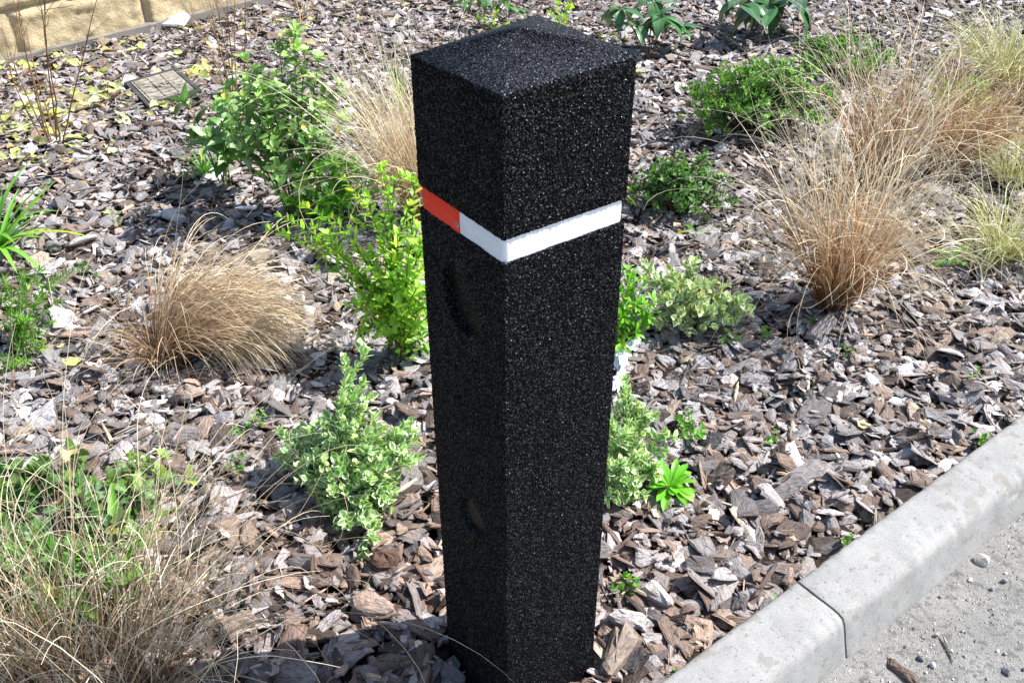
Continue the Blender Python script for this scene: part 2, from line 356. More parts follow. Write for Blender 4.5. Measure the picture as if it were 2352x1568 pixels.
for (lod, x, y, z, L, W, T, ph, sx, sy, col, pl) in chips:
    pi = rng.integers(0, len(PR[lod]), len(x))
    for p in np.unique(pi):
        V, q, t, top = PR[lod][p]; k = np.where(pi == p)[0]; m = len(k); nv = len(V)
        bend = rng.uniform(-.6, .9, (m, 1))*W[k][:, None]; bl = rng.uniform(-.25, .35, (m, 1))*L[k][:, None]
        lx = V[None, :, 0]*L[k][:, None]; ly = V[None, :, 1]*W[k][:, None]; flip = np.where(rng.random((m, 1)) < .5, 1, -1); ly = ly*1.0
        lz = V[None, :, 2]*T[k][:, None]-bend*.45*(V[None, :, 1]**2-.4)-bl*.35*(V[None, :, 0]**2-.4)
        # frame from slopes
        ex = nrm(np.stack([np.cos(ph[k]), np.sin(ph[k]), sx[k]], -1)); ey = np.stack([-np.sin(ph[k]), np.cos(ph[k]), sy[k]], -1)
        ez = nrm(np.cross(ex, ey)); ey = np.cross(ez, ex)
        P = np.stack([x[k], y[k], z[k]], -1)[:, None]+lx[..., None]*ex[:, None]+ly[..., None]*ey[:, None]+lz[..., None]*ez[:, None]
        off = rng.uniform(0, 30, (m, 1, 3)); loc = np.stack([lx, ly, lz*2], -1)+off
        side = col[k][:, None]*np.array([.50, .39, .34]); C = side*(1-top[None, :, None])+col[k][:, None]*top[None, :, None]  # sides browner than the top, with their shade painted in as well
        o = (np.arange(m)*nv)[:, None, None]
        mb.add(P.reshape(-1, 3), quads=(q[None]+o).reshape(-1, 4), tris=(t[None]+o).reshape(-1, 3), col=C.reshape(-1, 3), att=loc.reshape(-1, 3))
vis = (gy > .9) & (gy < 3.5) & allowed(gx, gy)
HM = float(H[vis].mean())
tag(mb.build('bark_mulch', MAT['bark']), 'grey brown bark chip mulch covering the planting bed', 'mulch', kind='stuff')
print('mulch verts', mb.n, 'mean top', HM)
def top_z(x, y):
    i = int((x-X0)/CELL); j = int((y-Y0)/CELL); r = 4
    return float(H[max(0, i-r):i+r, max(0, j-r):j+r].mean())

def one_chip(name, uv, L, W, T, ang, col, label, cat, group=None, zoff=.004, sl=(.05, .05), base=None, seed=1):
    r = np.random.default_rng(seed); V, q, t, top = chip_proto(r, 0, 0)
    p = gp(*uv, HM) if base is None else gp(*uv, base); zz = (top_z(p[0], p[1])+T+zoff) if base is None else base+T
    lx, ly, lz = V[:, 0]*L/2, V[:, 1]*W/2, V[:, 2]*T-.25*W*(V[:, 1]**2-.4)
    c, s = math.cos(ang), math.sin(ang); ex = nrm(np.array([[c, s, sl[0]]]))[0]; ey = np.array([-s, c, sl[1]]); ez = nrm(np.cross(ex, ey)[None])[0]; ey = np.cross(ez, ex)
    P = np.array([p[0], p[1], zz])+lx[:, None]*ex+ly[:, None]*ey+lz[:, None]*ez
    col = np.array(col); C = col*np.array([.5, .39, .34])*(1-top[:, None])+col*top[:, None]  # browner sides, darkened further to paint in the shadow side
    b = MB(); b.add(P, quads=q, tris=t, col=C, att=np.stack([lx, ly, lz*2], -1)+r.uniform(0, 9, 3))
    return tag(b.build(name, MAT['bark'], origin=(p[0], p[1], zz)), label, cat, group)

# ------------------------------------------------------------------ bollard
def bollard():
    base = np.array([BC[0], BC[1], -.05]); root = empty('bollard', base, 'square black rubber post with a low pyramid top and a red and white band', 'bollard')
    zt, z1, z0 = .8614*4/3, .7231*4/3, .6993*4/3
    def shell(prof, zfun_recess, name, cap=None):
        """prof: list of (z, halfwidth); a ring of points around a rounded square at each level"""
        SP = .0016; m = int(2*HW/SP); rc = .0015
        t = np.linspace(-1, 1, m, endpoint=False)
        e = []
        for k in range(4):
            c, s = [(1, 0), (0, 1), (-1, 0), (0, -1)][k]
            e.append(np.stack([np.full(m, 1.)*c-t*s, np.full(m, 1.)*s+t*c], -1))
        ring = np.concatenate(e)                                          # unit square ring
        zs, ws = [], []
        for (z0, w0), (z1, w1) in zip(prof[:-1], prof[1:]):
            k = max(1, int(math.hypot(z1-z0, w1-w0)/SP))
            for i in range(k): zs.append(z0+(z1-z0)*i/k); ws.append(w0+(w1-w0)*i/k)
        zs.append(prof[-1][0]); ws.append(prof[-1][1]); zs = np.array(zs); ws = np.array(ws); nz = len(zs)
        A = ring[None]*ws[:, None, None]                                  # nz, 4m, 2
        # round the vertical corners
        q_ = np.abs(A); inner = np.maximum(ws[:, None]-rc, 1e-4); dx = np.maximum(q_[..., 0]-inner, 0); dy = np.maximum(q_[..., 1]-inner, 0); dl = np.hypot(dx, dy); f = np.where(dl > rc, rc/np.maximum(dl, 1e-9), 1)
        A = np.sign(A)*np.minimum(q_, inner[..., None])+np.sign(A)*np.stack([dx*f, dy*f], -1)
        Zm = np.broadcast_to(zs[:, None], A.shape[:2]).copy()
        nrml = np.stack([np.where(np.abs(ring[:, 0]) >= np.abs(ring[:, 1])-1e-6, np.sign(ring[:, 0]), 0), np.where(np.abs(ring[:, 1]) > np.abs(ring[:, 0]), np.sign(ring[:, 1]), 0)], -1)
        # recesses on the -ER face (a = -1)
        face = ring[:, 0] < -.999; dep = np.zeros(Zm.shape)
        for (j0, z0, r, d, soft, sl_) in zfun_recess:
            rr = np.hypot(A[..., 1]-j0, Zm-z0); k_ = np.clip(1-sl_*(.5-.5*((A[..., 1]-j0)*.85-(Zm-z0)*.5)/r), 0, 1); dep = np.maximum(dep, np.where(face[None], d*k_*np.clip((r-rr)/soft, 0, 1), 0))
        A = A.copy(); A[..., 0] += dep
        amp = .00040
        keep = (dep > .0001)*.3
        jit = rng.normal(0, amp, Zm.shape)*(1-keep); fine = rng.normal(0, .00036, Zm.shape+(3,))*(1-keep[..., None])
        A = A+nrml[None]*jit[..., None]+fine[..., :2]; Zm = Zm+fine[..., 2]*.8
        if cap:
            a_, b_ = A[..., 0]/HW, A[..., 1]/HW; k_ = np.clip((Zm-.7231*4/3)/(zt-.7231*4/3), 0, 1)
            Zm = Zm+k_*(.00375*(a_-b_)+.0022*(1+a_)*(1+b_))
        P = base*[1, 1, 0]+A[..., :1]*ER+A[..., 1:]*EL+np.array([0, 0, 1.])*Zm[..., None]
        K = 4*m; idx = np.arange(nz*K).reshape(nz, K); nx = np.roll(idx, -1, 1)
        q = np.stack([idx[:-1], nx[:-1], nx[1:], idx[1:]], -1).reshape(-1, 4)
        b = MB(); b.add(P.reshape(-1, 3), quads=q)
        if cap: b.add(np.concatenate([P[-1], [base*[1, 1, 0]+[0, 0, cap]]]), tris=[[k, (k+1) % K, K] for k in range(K)])
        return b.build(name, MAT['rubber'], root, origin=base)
    zt, z1, z0 = .8614*4/3, .7231*4/3, .6993*4/3
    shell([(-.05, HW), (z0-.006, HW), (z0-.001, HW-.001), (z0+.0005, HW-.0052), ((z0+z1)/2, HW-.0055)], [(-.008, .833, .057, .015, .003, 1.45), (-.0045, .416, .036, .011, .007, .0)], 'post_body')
    ap = 1.178
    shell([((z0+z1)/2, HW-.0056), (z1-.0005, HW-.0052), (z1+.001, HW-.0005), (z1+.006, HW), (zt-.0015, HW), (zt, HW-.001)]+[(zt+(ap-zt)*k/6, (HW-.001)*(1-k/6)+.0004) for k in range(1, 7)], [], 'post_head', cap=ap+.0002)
    # reflective band
    def band(angle0, angle1, off, name, mat, lab=None):
        hw = HW-.0028+off; rc = .0075; n = 400; pts = []
        seg = [(np.array([1., 0]), np.array([0, 1.])), (np.array([0, 1.]), np.array([-1., 0])), (np.array([-1., 0]), np.array([0, -1.])), (np.array([0, -1.]), np.array([1., 0]))]
        for (nn, tt) in seg:
            for k in np.linspace(-1, 1, 25): pts.append(nn*hw+tt*(hw-rc)*k)
            for a in np.linspace(0, math.pi/2, 8)[1:-1]: pts.append((nn*math.cos(a)+tt*math.sin(a))*rc+(nn+tt)*(hw-rc))
        pts = np.array(pts); d = np.concatenate([[0], np.cumsum(np.linalg.norm(np.diff(np.concatenate([pts, pts[:1]]), axis=0), axis=1))]); tot = d[-1]; pp = np.concatenate([pts, pts[:1]])
        sv = np.linspace(angle0, angle1, n)*tot; X = np.interp(sv % tot, d, pp[:, 0]); Y = np.interp(sv % tot, d, pp[:, 1])
        P = []; lev = [(z0-.0035, 0), (z0+.0105, .0004), ((z0+z1)/2, .0006), (z1-.008, .0004), (z1+.0002, 0), (z1+.0002, -.0012), (z0-.0035, -.0012)]
        nv = np.stack([X, Y], -1); nv = nv/np.abs(nv).max(1, keepdims=True)*.0+nrm(nv)
        for zz, o in lev:
            xy = np.stack([X, Y], -1)+nv*(o+.00035*np.sin(sv*95)[:, None])
            P.append(BC+xy[:, :1]*ER+xy[:, 1:]*EL+np.array([0, 0, zz])*1.)
        P = np.array(P); m = len(lev); idx = np.arange(m*n).reshape(m, n); nx = np.roll(idx, -1, 0)
        q = np.stack([idx[:, :-1], idx[:, 1:], nx[:, 1:], nx[:, :-1]], -1).reshape(-1, 4)
        b = MB(); b.add(P.reshape(-1, 3), quads=q); b.add(P[:, 0], tris=[[0, k, k+1] for k in range(1, m-1)]); b.add(P[:, -1], tris=[[0, k, k+1] for k in range(1, m-1)])
        o = b.build(name, mat, root, origin=base, smooth=False)
        if lab: o['label'] = lab
        return o
    def tape(name, colr, streak):
        m, n, bb = newmat(name, .5, .38)
        s = noise(n, mapping(n, geo(n), (260, 260, 14)), 1, 4, .7)
        g = N(n, 'ShaderNodeTexVoronoi'); g.inputs['Scale'].default_value = 600; n.links.new(geo(n), g.inputs['Vector'])
        x = mixc(n, ramp(n, s, [(.5, 0.), (.75, streak)]), colr, (.85, .55, .45) if streak > .1 else (.55, .56, .55))
        n.links.new(x, bb.inputs['Base Color']); bump(n, bb, g.outputs['Distance'], .12, .0004)
        gr = noise(n, mapping(n, geo(n), (30, 30, 70)), 1, 6, .75); x = mixc(n, ramp(n, gr, [(.52, 0.), (.72, .30)]), x, tuple(k*.55 for k in colr)); n.links.new(x, bb.inputs['Base Color']); return m
    white = tape('white_tape', (.84, .86, .90), .05); red = tape('red_tape', (.92, .03, .004), .10)
    # perimeter fraction: 0 = start of +ER face; the -ER face runs .5 .. .75 (from +EL to -EL)
    band(.75-.135, 1.50, 0, 'reflective_band', white, 'white reflective wrap around the post')
    band(.497, .75-.1335, .0012, 'reflective_strip', red, 'orange red reflective strip with worn streaks')
    # screw at the overlap
    fr = -EL*0; pj = BC-ER*(HW-.0018+.0002)+EL*.0075*0; 
    sj = .075*0+(-(HW-.0028)*0)
    jj = (HW)*(1-2*(.125-.010)/.25) 
    c0 = BC-ER*(HW-.0020)+EL*(.006)+np.array([0, 0, (z0+z1)/2-.006])
    b = MB(); k = 20; a = np.linspace(0, 2*np.pi, k, endpoint=False)
    rings = [(.0042, 0), (.0042, .0008), (.0036, .0018), (.0020, .0022), (.0018, .0012), (.0004, .0010)]
    V = np.concatenate([c0-ER*h+r_*(np.cos(a)[:, None]*EL+np.sin(a)[:, None]*np.array([0, 0, 1.])) for r_, h in rings]); m_ = len(rings)
    idx = np.arange(m_*k).reshape(m_, k); nx = np.roll(idx, -1, 1); b.add(V, quads=np.stack([idx[:-1], nx[:-1], nx[1:], idx[1:]], -1).reshape(-1, 4))
    ms, n_, bs = newmat('zinc_screw', .5, .35); bs.inputs['Metallic'].default_value = .9; bs.inputs['Base Color'].default_value = (.45, .45, .44, 1)
    b.build('screw', ms, root, origin=base)
    # smooth plugs at the bottom of the two recesses
    mp, n_, bp = newmat('smooth_rubber', .25, .5); x = ramp(n_, noise(n_, geo(n_), 90, 4, .7), [(.35, .004), (.75, .022)]); n_.links.new(x, bp.inputs['Base Color']); bump(n_, bp, noise(n_, geo(n_), 160, 4), .5, .002)
    for (j0, zz, r_, dd_) in ((-.0045, .416, .0285, .0095),):
        b = MB(); c0 = BC-ER*(HW-dd_)+EL*j0+np.array([0, 0, zz]); rs = [(r_, 0), (r_*.93, .0012), (r_*.6, .0016), (r_*.25, .0017)]; k = 40; a = np.linspace(0, 2*np.pi, k, endpoint=False)
        V = np.concatenate([c0-ER*h+q_*(np.cos(a)[:, None]*EL+np.sin(a)[:, None]*np.array([0, 0, 1.])) for q_, h in rs]+[[c0-ER*.0017]])
        idx = np.arange(4*k).reshape(4, k); nx = np.roll(idx, -1, 1); b.add(V, quads=np.stack([idx[:-1], nx[:-1], nx[1:], idx[1:]], -1).reshape(-1, 4), tris=[[4*k, idx[-1][i], nx[-1][i]] for i in range(k)])
        b.build('recess_plug', mp, root, origin=base, smooth=True)
bollard()

# ------------------------------------------------------------------ wall
def wall():
    base = W0-WD*1.6; root = empty('stone_wall', base, 'low wall of rough yellow sandstone coloured blocks at the back corner of the bed', 'wall')
    Ln, Hh = 6.0, .95; ds = .011; s = np.arange(0, Ln, ds); z = np.arange(-.08, Hh, ds); S, Z = np.meshgrid(s, z, indexing='ij')
    bh, bl, off = .262, .70, .0
    zc = .215; row = np.floor((Z-zc)/bh); sh = np.where(row % 2 == 0, 0., .36)
    jx = 1.6+np.linalg.norm(gp(312, 48)-W0); U_ = (S-jx-np.where(row == -1, 0, .3))/bl
    bu = U_-np.floor(U_); bv = (Z-zc)/bh-row; ed = np.minimum(np.minimum(bu, 1-bu)*bl, np.minimum(bv, 1-bv)*bh)
    pil = np.clip((ed-.006)/.03, 0, 1)**.6; cell = np.floor(U_)*7.3+row*3.1
    d = pil*(.016+.055*(fbm(S*4+cell, Z*5+cell*1.7, 31)-.25)+.026*(fbm(S*24, Z*24, 33, 5)-.5)); d = np.where(ed < .006, .002, d)
    P = base+WD*S[..., None]+np.array([0, 0, 1.])*Z[..., None]+WN*d[..., None]
    g = (pil > .05)[..., None]; tint = .82+.36*vnoise(cell*1.3+50, cell*.7, 5)
    C = np.where(g, np.array([.50, .40, .245])*tint[..., None], np.array([.36, .30, .21]))
    idx = np.arange(S.size).reshape(S.shape); q = np.stack([idx[:-1, :-1], idx[1:, :-1], idx[1:, 1:], idx[:-1, 1:]], -1).reshape(-1, 4)
    b = MB(); b.add(P.reshape(-1, 3), quads=q, col=C.reshape(-1, 3))
    # back, top and ends give the wall its thickness
    t = -.2; c = [base+WD*0-WN*.0, base+WD*Ln, base+WD*Ln+WN*t, base+WN*t]
    for (a0, a1) in ((1, 2), (2, 3), (3, 0)): b.add([c[a0]+[0, 0, -.08], c[a1]+[0, 0, -.08], c[a1]+[0, 0, Hh], c[a0]+[0, 0, Hh]], quads=[[0, 1, 2, 3]], col=(.42, .33, .18))
    b.add([k+np.array([0, 0, Hh-.004]) for k in c], quads=[[0, 1, 2, 3]], col=(.42, .33, .18))
    m, n, bb = newmat('rock_face', .25, .85); x = mixc(n, 1, attr(n, 'col').outputs['Color'], ramp(n, noise(n, geo(n), 14, 6, .65), [(.3, .72), (.7, 1.22)]), 'MULTIPLY')
    x = mixc(n, ramp(n, noise(n, geo(n), 55, 4, .6), [(.6, 0.), (.72, .6)]), x, (.66, .60, .47)); n.links.new(x, bb.inputs['Base Color']); bump(n, bb, noise(n, geo(n), 90, 6, .7), .8, .012)
    b.build('wall', m, root, origin=base, smooth=True)
    # concrete footing
    b = MB(); fs = np.linspace(0, Ln, 240); pr = [(-.02, -.08), (.040, -.08), (.044, .002), (.036, .009), (-.02, .012)]
    P = np.array([[base+WD*s_+WN*(d_+(.010*(vnoise(np.array(s_*7.), np.array(k*1.), 3)-.5) if k in (1, 2, 3) else 0))+[0, 0, z_] for k, (d_, z_) in enumerate(pr)] for s_ in fs]); idx = np.arange(len(fs)*5).reshape(-1, 5)
    b.add(P.reshape(-1, 3), quads=np.stack([idx[:-1, :-1], idx[1:, :-1], idx[1:, 1:], idx[:-1, 1:]], -1).reshape(-1, 4))
    b.build('footing', concrete_mat('footing_concrete', (.22, .20, .175), (.12, .10, .09)), root, origin=base)
wall()

# ------------------------------------------------------------------ inspection cover
def box(b, c, ax, ay, hx, hy, z0, z1, bev=.0, col=None):
    pts = [c+ax*sx*hx+ay*sy*hy+np.array([0, 0, z0]) for sx, sy in ((-1, -1), (1, -1), (1, 1), (-1, 1))]+[c+ax*sx*(hx-bev)+ay*sy*(hy-bev)+np.array([0, 0, z1]) for sx, sy in ((-1, -1), (1, -1), (1, 1), (-1, 1))]
    b.add(pts, quads=[[3, 2, 1, 0], [4, 5, 6, 7], [0, 1, 5, 4], [1, 2, 6, 5], [2, 3, 7, 6], [3, 0, 4, 7]], col=col)
def cover():
    c = np.array([0., 0, 0]); zt = 0.; root = empty('inspection_cover', (cov_c[0], cov_c[1], HM+.014), 'square grey brown plastic drain inspection cover with a grid of grooves, sunk in the mulch', 'drain cover')
    o = (0, 0, 0); root.rotation_euler = (0, 0, .614); root.rotation_euler = (Matrix.Rotation(.614, 3, 'Z') @ Matrix.Rotation(-.0816, 3, 'Y') @ Matrix.Rotation(.0406, 3, 'X')).to_euler(); ca, cb = np.array([1., 0, 0]), np.array([0, 1., 0])
    b = MB()
    for sx, sy, hx, hy in ((0, 1, cl/2, .012), (0, -1, cl/2, .012), (1, 0, .012, cw/2-.024), (-1, 0, .012, cw/2-.024)):
        box(b, c+ca*sx*(cl/2-.012)+cb*sy*(cw/2-.012), ca, cb, hx, hy, zt-.06, zt+.004, .003)
    fm, n, bb = newmat('cover_frame', .4, .6); n.links.new(ramp(n, noise(n, geo(n), 60, 4), [(.3, .045), (.7, .10)]), bb.inputs['Base Color']); b.build('frame', fm, root, origin=o)
    lm, n, bb = newmat('cover_lid', .4, .6); n.links.new(mixc(n, ramp(n, noise(n, geo(n), 30, 5), [(.35, 0.), (.65, 1.)]), (.20, .18, .15), (.42, .38, .30)), bb.inputs['Base Color']); bump(n, bb, noise(n, geo(n), 200, 3), .3, .002)
    b = MB(); box(b, c, ca, cb, cl/2-.026, cw/2-.026, zt-.05, zt+.0035, .001, None)
    nx_, ny_ = 3, 7; hx = (cl/2-.034)/nx_; hy = (cw/2-.034)/ny_
    for i in range(nx_):
        for j in range(ny_): box(b, c+ca*hx*(2*i+1-nx_)+cb*hy*(2*j+1-ny_), ca, cb, hx-.0028, hy-.0028, zt+.001, zt+.008, .0012)
    b.build('lid', lm, root, origin=o)
    b = MB()                                                              # small worn mark in the middle
    for k, (dx, dy, h1, h2) in enumerate(((-.03, 0, .004, .016), (-.012, -.008, .003, .011), (.006, 0, .004, .014), (.024, -.004, .003, .010))): box(b, c+ca*dx+cb*dy, nrm((ca+cb*.4)[None])[0], nrm((cb-ca*.4)[None])[0], h1, h2, zt+.007, zt+.0105, .001)
    b.build('raised_mark', fm, root, origin=o)
cover()

# ------------------------------------------------------------------ plants
SHAPES = dict(
    oval=lambda s: np.sin(np.pi*s**.85)**.8, obov=lambda s: np.sin(np.pi*s**1.45)**.75, lance=lambda s: np.sin(np.pi*s**.75)**1.1,
    spat=lambda s: np.clip(.22+.78*np.sin(np.pi*np.clip((s-.15)/.85, 0, 1)**1.4), 0, 1)*np.clip((1-s)*8, 0, 1)**.5, strap=lambda s: np.clip(s*6+.5, 0, 1)*(1-s**3)**.8, heart=lambda s: np.sin(np.pi*s**.55)**.7)
class Leaves:
    def __init__(s): s.r = []
    def add(s, P, D, Nn, L, W, col): s.r.append((P, D, Nn, L, W, col))
    def mesh(s, b, shape='oval', ns=6, fold=.25, curl=.3, colvar=.2, tipcol=None, wavy=0.):
        if not s.r: return
        P, D, Nn = (np.array([r[k] for r in s.r], float) for k in range(3)); L, W = (np.array([r[k] for r in s.r], float) for k in (3, 4)); C = np.array([r[5] for r in s.r], float)
        n = len(P); D = nrm(D); S = nrm(np.cross(D, Nn)); Nn = np.cross(S, D)
        sv = np.linspace(0, 1, ns+1); tv = np.array([-1, -.6, 0, .6, 1]); wv = SHAPES[shape](sv); wv[0] = max(wv[0], .06) if shape != 'strap' else wv[0]; wv[-1] = .02
        cu = (curl*rng.uniform(.3, 1.6, n))[:, None]; fo = (fold*rng.uniform(.4, 1.5, n))[:, None, None]
        ang = cu*sv[None]*1.6
        dx = np.concatenate([np.zeros((n, 1)), np.cumsum(np.cos((ang[:, 1:]+ang[:, :-1])/2), 1)], 1)/ns*L[:, None]; dz = np.concatenate([np.zeros((n, 1)), np.cumsum(-np.sin((ang[:, 1:]+ang[:, :-1])/2), 1)], 1)/ns*L[:, None]
        wy = wv[None]*W[:, None]/2; wave = wavy*L[:, None]*np.sin(sv[None]*14+rng.uniform(0, 6, (n, 1)))*.06
        Q = P[:, None, None]+dx[:, :, None, None]*D[:, None, None]+dz[:, :, None, None]*Nn[:, None, None]+(wy[:, :, None]*tv)[..., None]*S[:, None, None]+((fo*np.abs(tv)*wy[:, :, None])+wave[:, :, None]*tv)[..., None]*Nn[:, None, None]
        rnd = rng.uniform(0, 20, (n, 1, 1)); A = np.stack([np.broadcast_to(tv, (n, ns+1, 5)), np.broadcast_to(sv[:, None], (n, ns+1, 5)), np.broadcast_to(rnd, (n, ns+1, 5))], -1)
        cc = C*[1.24, 1.14, 1.06]*np.exp(rng.normal(0, colvar, (n, 1)))*(1+rng.normal(0, colvar*.3, (n, 3))); yl = rng.random((n, 1)) < .035; cc = np.where(yl & (C[:, 1:2] > C[:, :1]), cc*[1.9, 1.15, .8]+[.06, .03, 0], cc); CC = np.broadcast_to(cc[:, None, None], Q.shape)
        idx = np.arange((ns+1)*5).reshape(ns+1, 5); q = np.stack([idx[:-1, :-1], idx[:-1, 1:], idx[1:, 1:], idx[1:, :-1]], -1).reshape(-1, 4)
        b.add(Q.reshape(-1, 3), quads=(q[None]+(np.arange(n)*(ns+1)*5)[:, None, None]).reshape(-1, 4), col=CC.reshape(-1, 3), att=A.reshape(-1, 3))
def tube(b, pts, r0, r1, col, k=5):
    pts = np.asarray(pts); n = len(pts); T = nrm(np.gradient(pts, axis=0)); ref = np.array([.31, .23, .92]) if abs(T[0][2]) < .8 else np.array([1., .1, 0]); A = nrm(np.cross(T, ref)); B = np.cross(T, A)
    r = np.linspace(r0, r1, n)[:, None, None]; a = np.linspace(0, 2*np.pi, k, endpoint=False)
    P = pts[:, None]+r*(np.cos(a)[None, :, None]*A[:, None]+np.sin(a)[None, :, None]*B[:, None]); idx = np.arange(n*k).reshape(n, k); nx = np.roll(idx, -1, 1)
    b.add(P.reshape(-1, 3), quads=np.stack([idx[:-1], nx[:-1], nx[1:], idx[1:]], -1).reshape(-1, 4), col=col)
def curve(a, c, bow, n=12, wob=.0):
    a, c = np.asarray(a, float), np.asarray(c, float); t = np.linspace(0, 1, n)[:, None]; m = (a+c)/2+np.asarray(bow)
    p = (1-t)**2*a+2*t*(1-t)*m+t*t*c
    return p+wob*np.cumsum(rng.normal(0, 1, (n, 3)), 0)*np.linalg.norm(c-a)/n
def along(p, s):
    t = s*(len(p)-1); i = min(int(t), len(p)-2); f = t-i; return p[i]*(1-f)+p[i+1]*f, nrm((p[i+1]-p[i])[None])[0]
def dress(lv, p, s0, spacing, L, W, ang, col, tipn=0, tipL=1., tipcol=None, per=2, upbias=.4, whorl=0., grow=0.):
    """leaves in pairs (or whorls) along a stem; a rosette at its tip"""
    tot = np.linalg.norm(np.diff(p, axis=0), axis=1).sum(); k = max(1, int(tot*(1-s0)/spacing)); rot = rng.uniform(0, 6)
    for i in range(k):
        s = s0+(1-s0)*(i+rng.uniform(.1, .9))/k; q, t = along(p, min(s, .999)); A = nrm(np.cross(t, [.3, .5, .1])[None])[0]; B = np.cross(t, A); rot += 1.57+rng.normal(0, .25) if per == 2 else 2.4
        for j in range(per):
            a = rot+j*2*np.pi/per+rng.normal(0, .2); o = A*math.cos(a)+B*math.sin(a); g = ang+rng.normal(0, .2); D = t*math.cos(g)+o*math.sin(g)+np.array([0, 0, .12]); Nn = t*math.sin(g)-o*math.cos(g)+np.array([0, 0, upbias])
            sz = rng.uniform(.65, 1.15)*(1-grow*s); c = col if tipcol is None or s < .75 else tuple(np.array(col)*.5+np.array(tipcol)*.5)
            lv.add(q+o*.001, D, Nn, L*sz, W*sz, c)
    q, t = p[-1], nrm((p[-1]-p[-2])[None])[0]; A = nrm(np.cross(t, [.3, .5, .1])[None])[0]; B = np.cross(t, A)
    for j in range(tipn):
        a = j*2.4; o = A*math.cos(a)+B*math.sin(a); g = .25+.9*j/max(tipn, 1)+rng.normal(0, .12); D = t*math.cos(g)+o*math.sin(g); Nn = t*math.sin(g)-o*math.cos(g)+np.array([0, 0, .2])
        sz = tipL*rng.uniform(.6, 1)*(.55+.5*j/max(tipn, 1)); lv.add(q, D, Nn, L*sz, W*sz, tipcol or col)
def bush(name, label, cat, uv, stems, leaf, mat, stemcol=(.12, .16, .05), r=.002, group=None, extra=None, base_z=None):
    """stems: list of (dx, dy, z, dx0, dy0) tips and feet relative to the base, metres"""
    p0 = gp(*uv, 0.); p0[2] = HM if base_z is None else base_z; org = p0-[0, 0, .012]
    root = empty(name, org, label, cat, group); sb = MB(); lv = Leaves(); kw = dict(leaf); shp = kw.pop('shape', 'oval'); fold = kw.pop('fold', .25); curl = kw.pop('curl', .3); wob = kw.pop('wob', .02); ns = kw.pop('ns', 6); wavy = kw.pop('wavy', 0)
    subs = kw.pop('subs', 0); subL = kw.pop('subL', .08)
    for st in stems:
        f = p0+np.array([st[3], st[4], -.012]); tube(sb, curve(p0-[0, 0, .022], f, (0, 0, -.004), 4), r, r, stemcol, 4); t = p0+np.array([st[0], st[1], st[2]]); bow = np.array([(st[0]-st[3])*-.18, (st[1]-st[4])*-.18, abs(st[2])*.10+.25*math.hypot(st[0]-st[3], st[1]-st[4])])
        p = curve(f, t, bow, 12, wob); p[:, 2] = np.maximum(p[:, 2], org[2]+.004)
        tube(sb, p, r, r*.55, stemcol); dress(lv, p, **kw)
        for k in range(subs):
            q, tt = along(p, rng.uniform(.3, .95)); d = nrm((tt*.6+rng.normal(0, .6, 3)+[0, 0, .25])[None])[0]; e = q+d*subL*rng.uniform(.5, 1.2); e[2] = max(e[2], org[2]+.015)
            pp = curve(q, e, (0, 0, .01), 6, wob*.5); tube(sb, pp, r*.5, r*.3, stemcol, 4); k2 = dict(kw); k2['s0'] = .15; dress(lv, pp, **k2)
    sb.build('stem', MAT['stem'], root, origin=org, smooth=True)
    fb = MB(); lv.mesh(fb, shp, ns, fold, curl, wavy=wavy); fb.build('foliage', MAT[mat], root, origin=org, smooth=True)
    if extra: extra(root, org)
    return root
def dome(n, rx, ry, h, foot=.3, low=.3, hp=.6):
    o = []
    for k in range(n):
        a = rng.uniform(0, 2*np.pi); q = math.sqrt(rng.random()); z = h*(low+(1-low)*(1-q*q)**hp)*rng.uniform(.7, 1.08); x, y = rx*q*math.cos(a), ry*q*math.sin(a)
        o.append((x, y, z, x*foot+rng.normal(0, .006), y*foot+rng.normal(0, .006)))
    return o
def tips(uv, lst, spread=.02):
    """stem tips given as the place (u, v) and height z they reach"""
    p0 = gp(*uv, 0.); o = []
    for (u, v, z) in lst:
        t = gp(u, v, z+HM); o.append((t[0]-p0[0], t[1]-p0[1], z, rng.normal(0, spread), rng.normal(0, spread)))
    return o

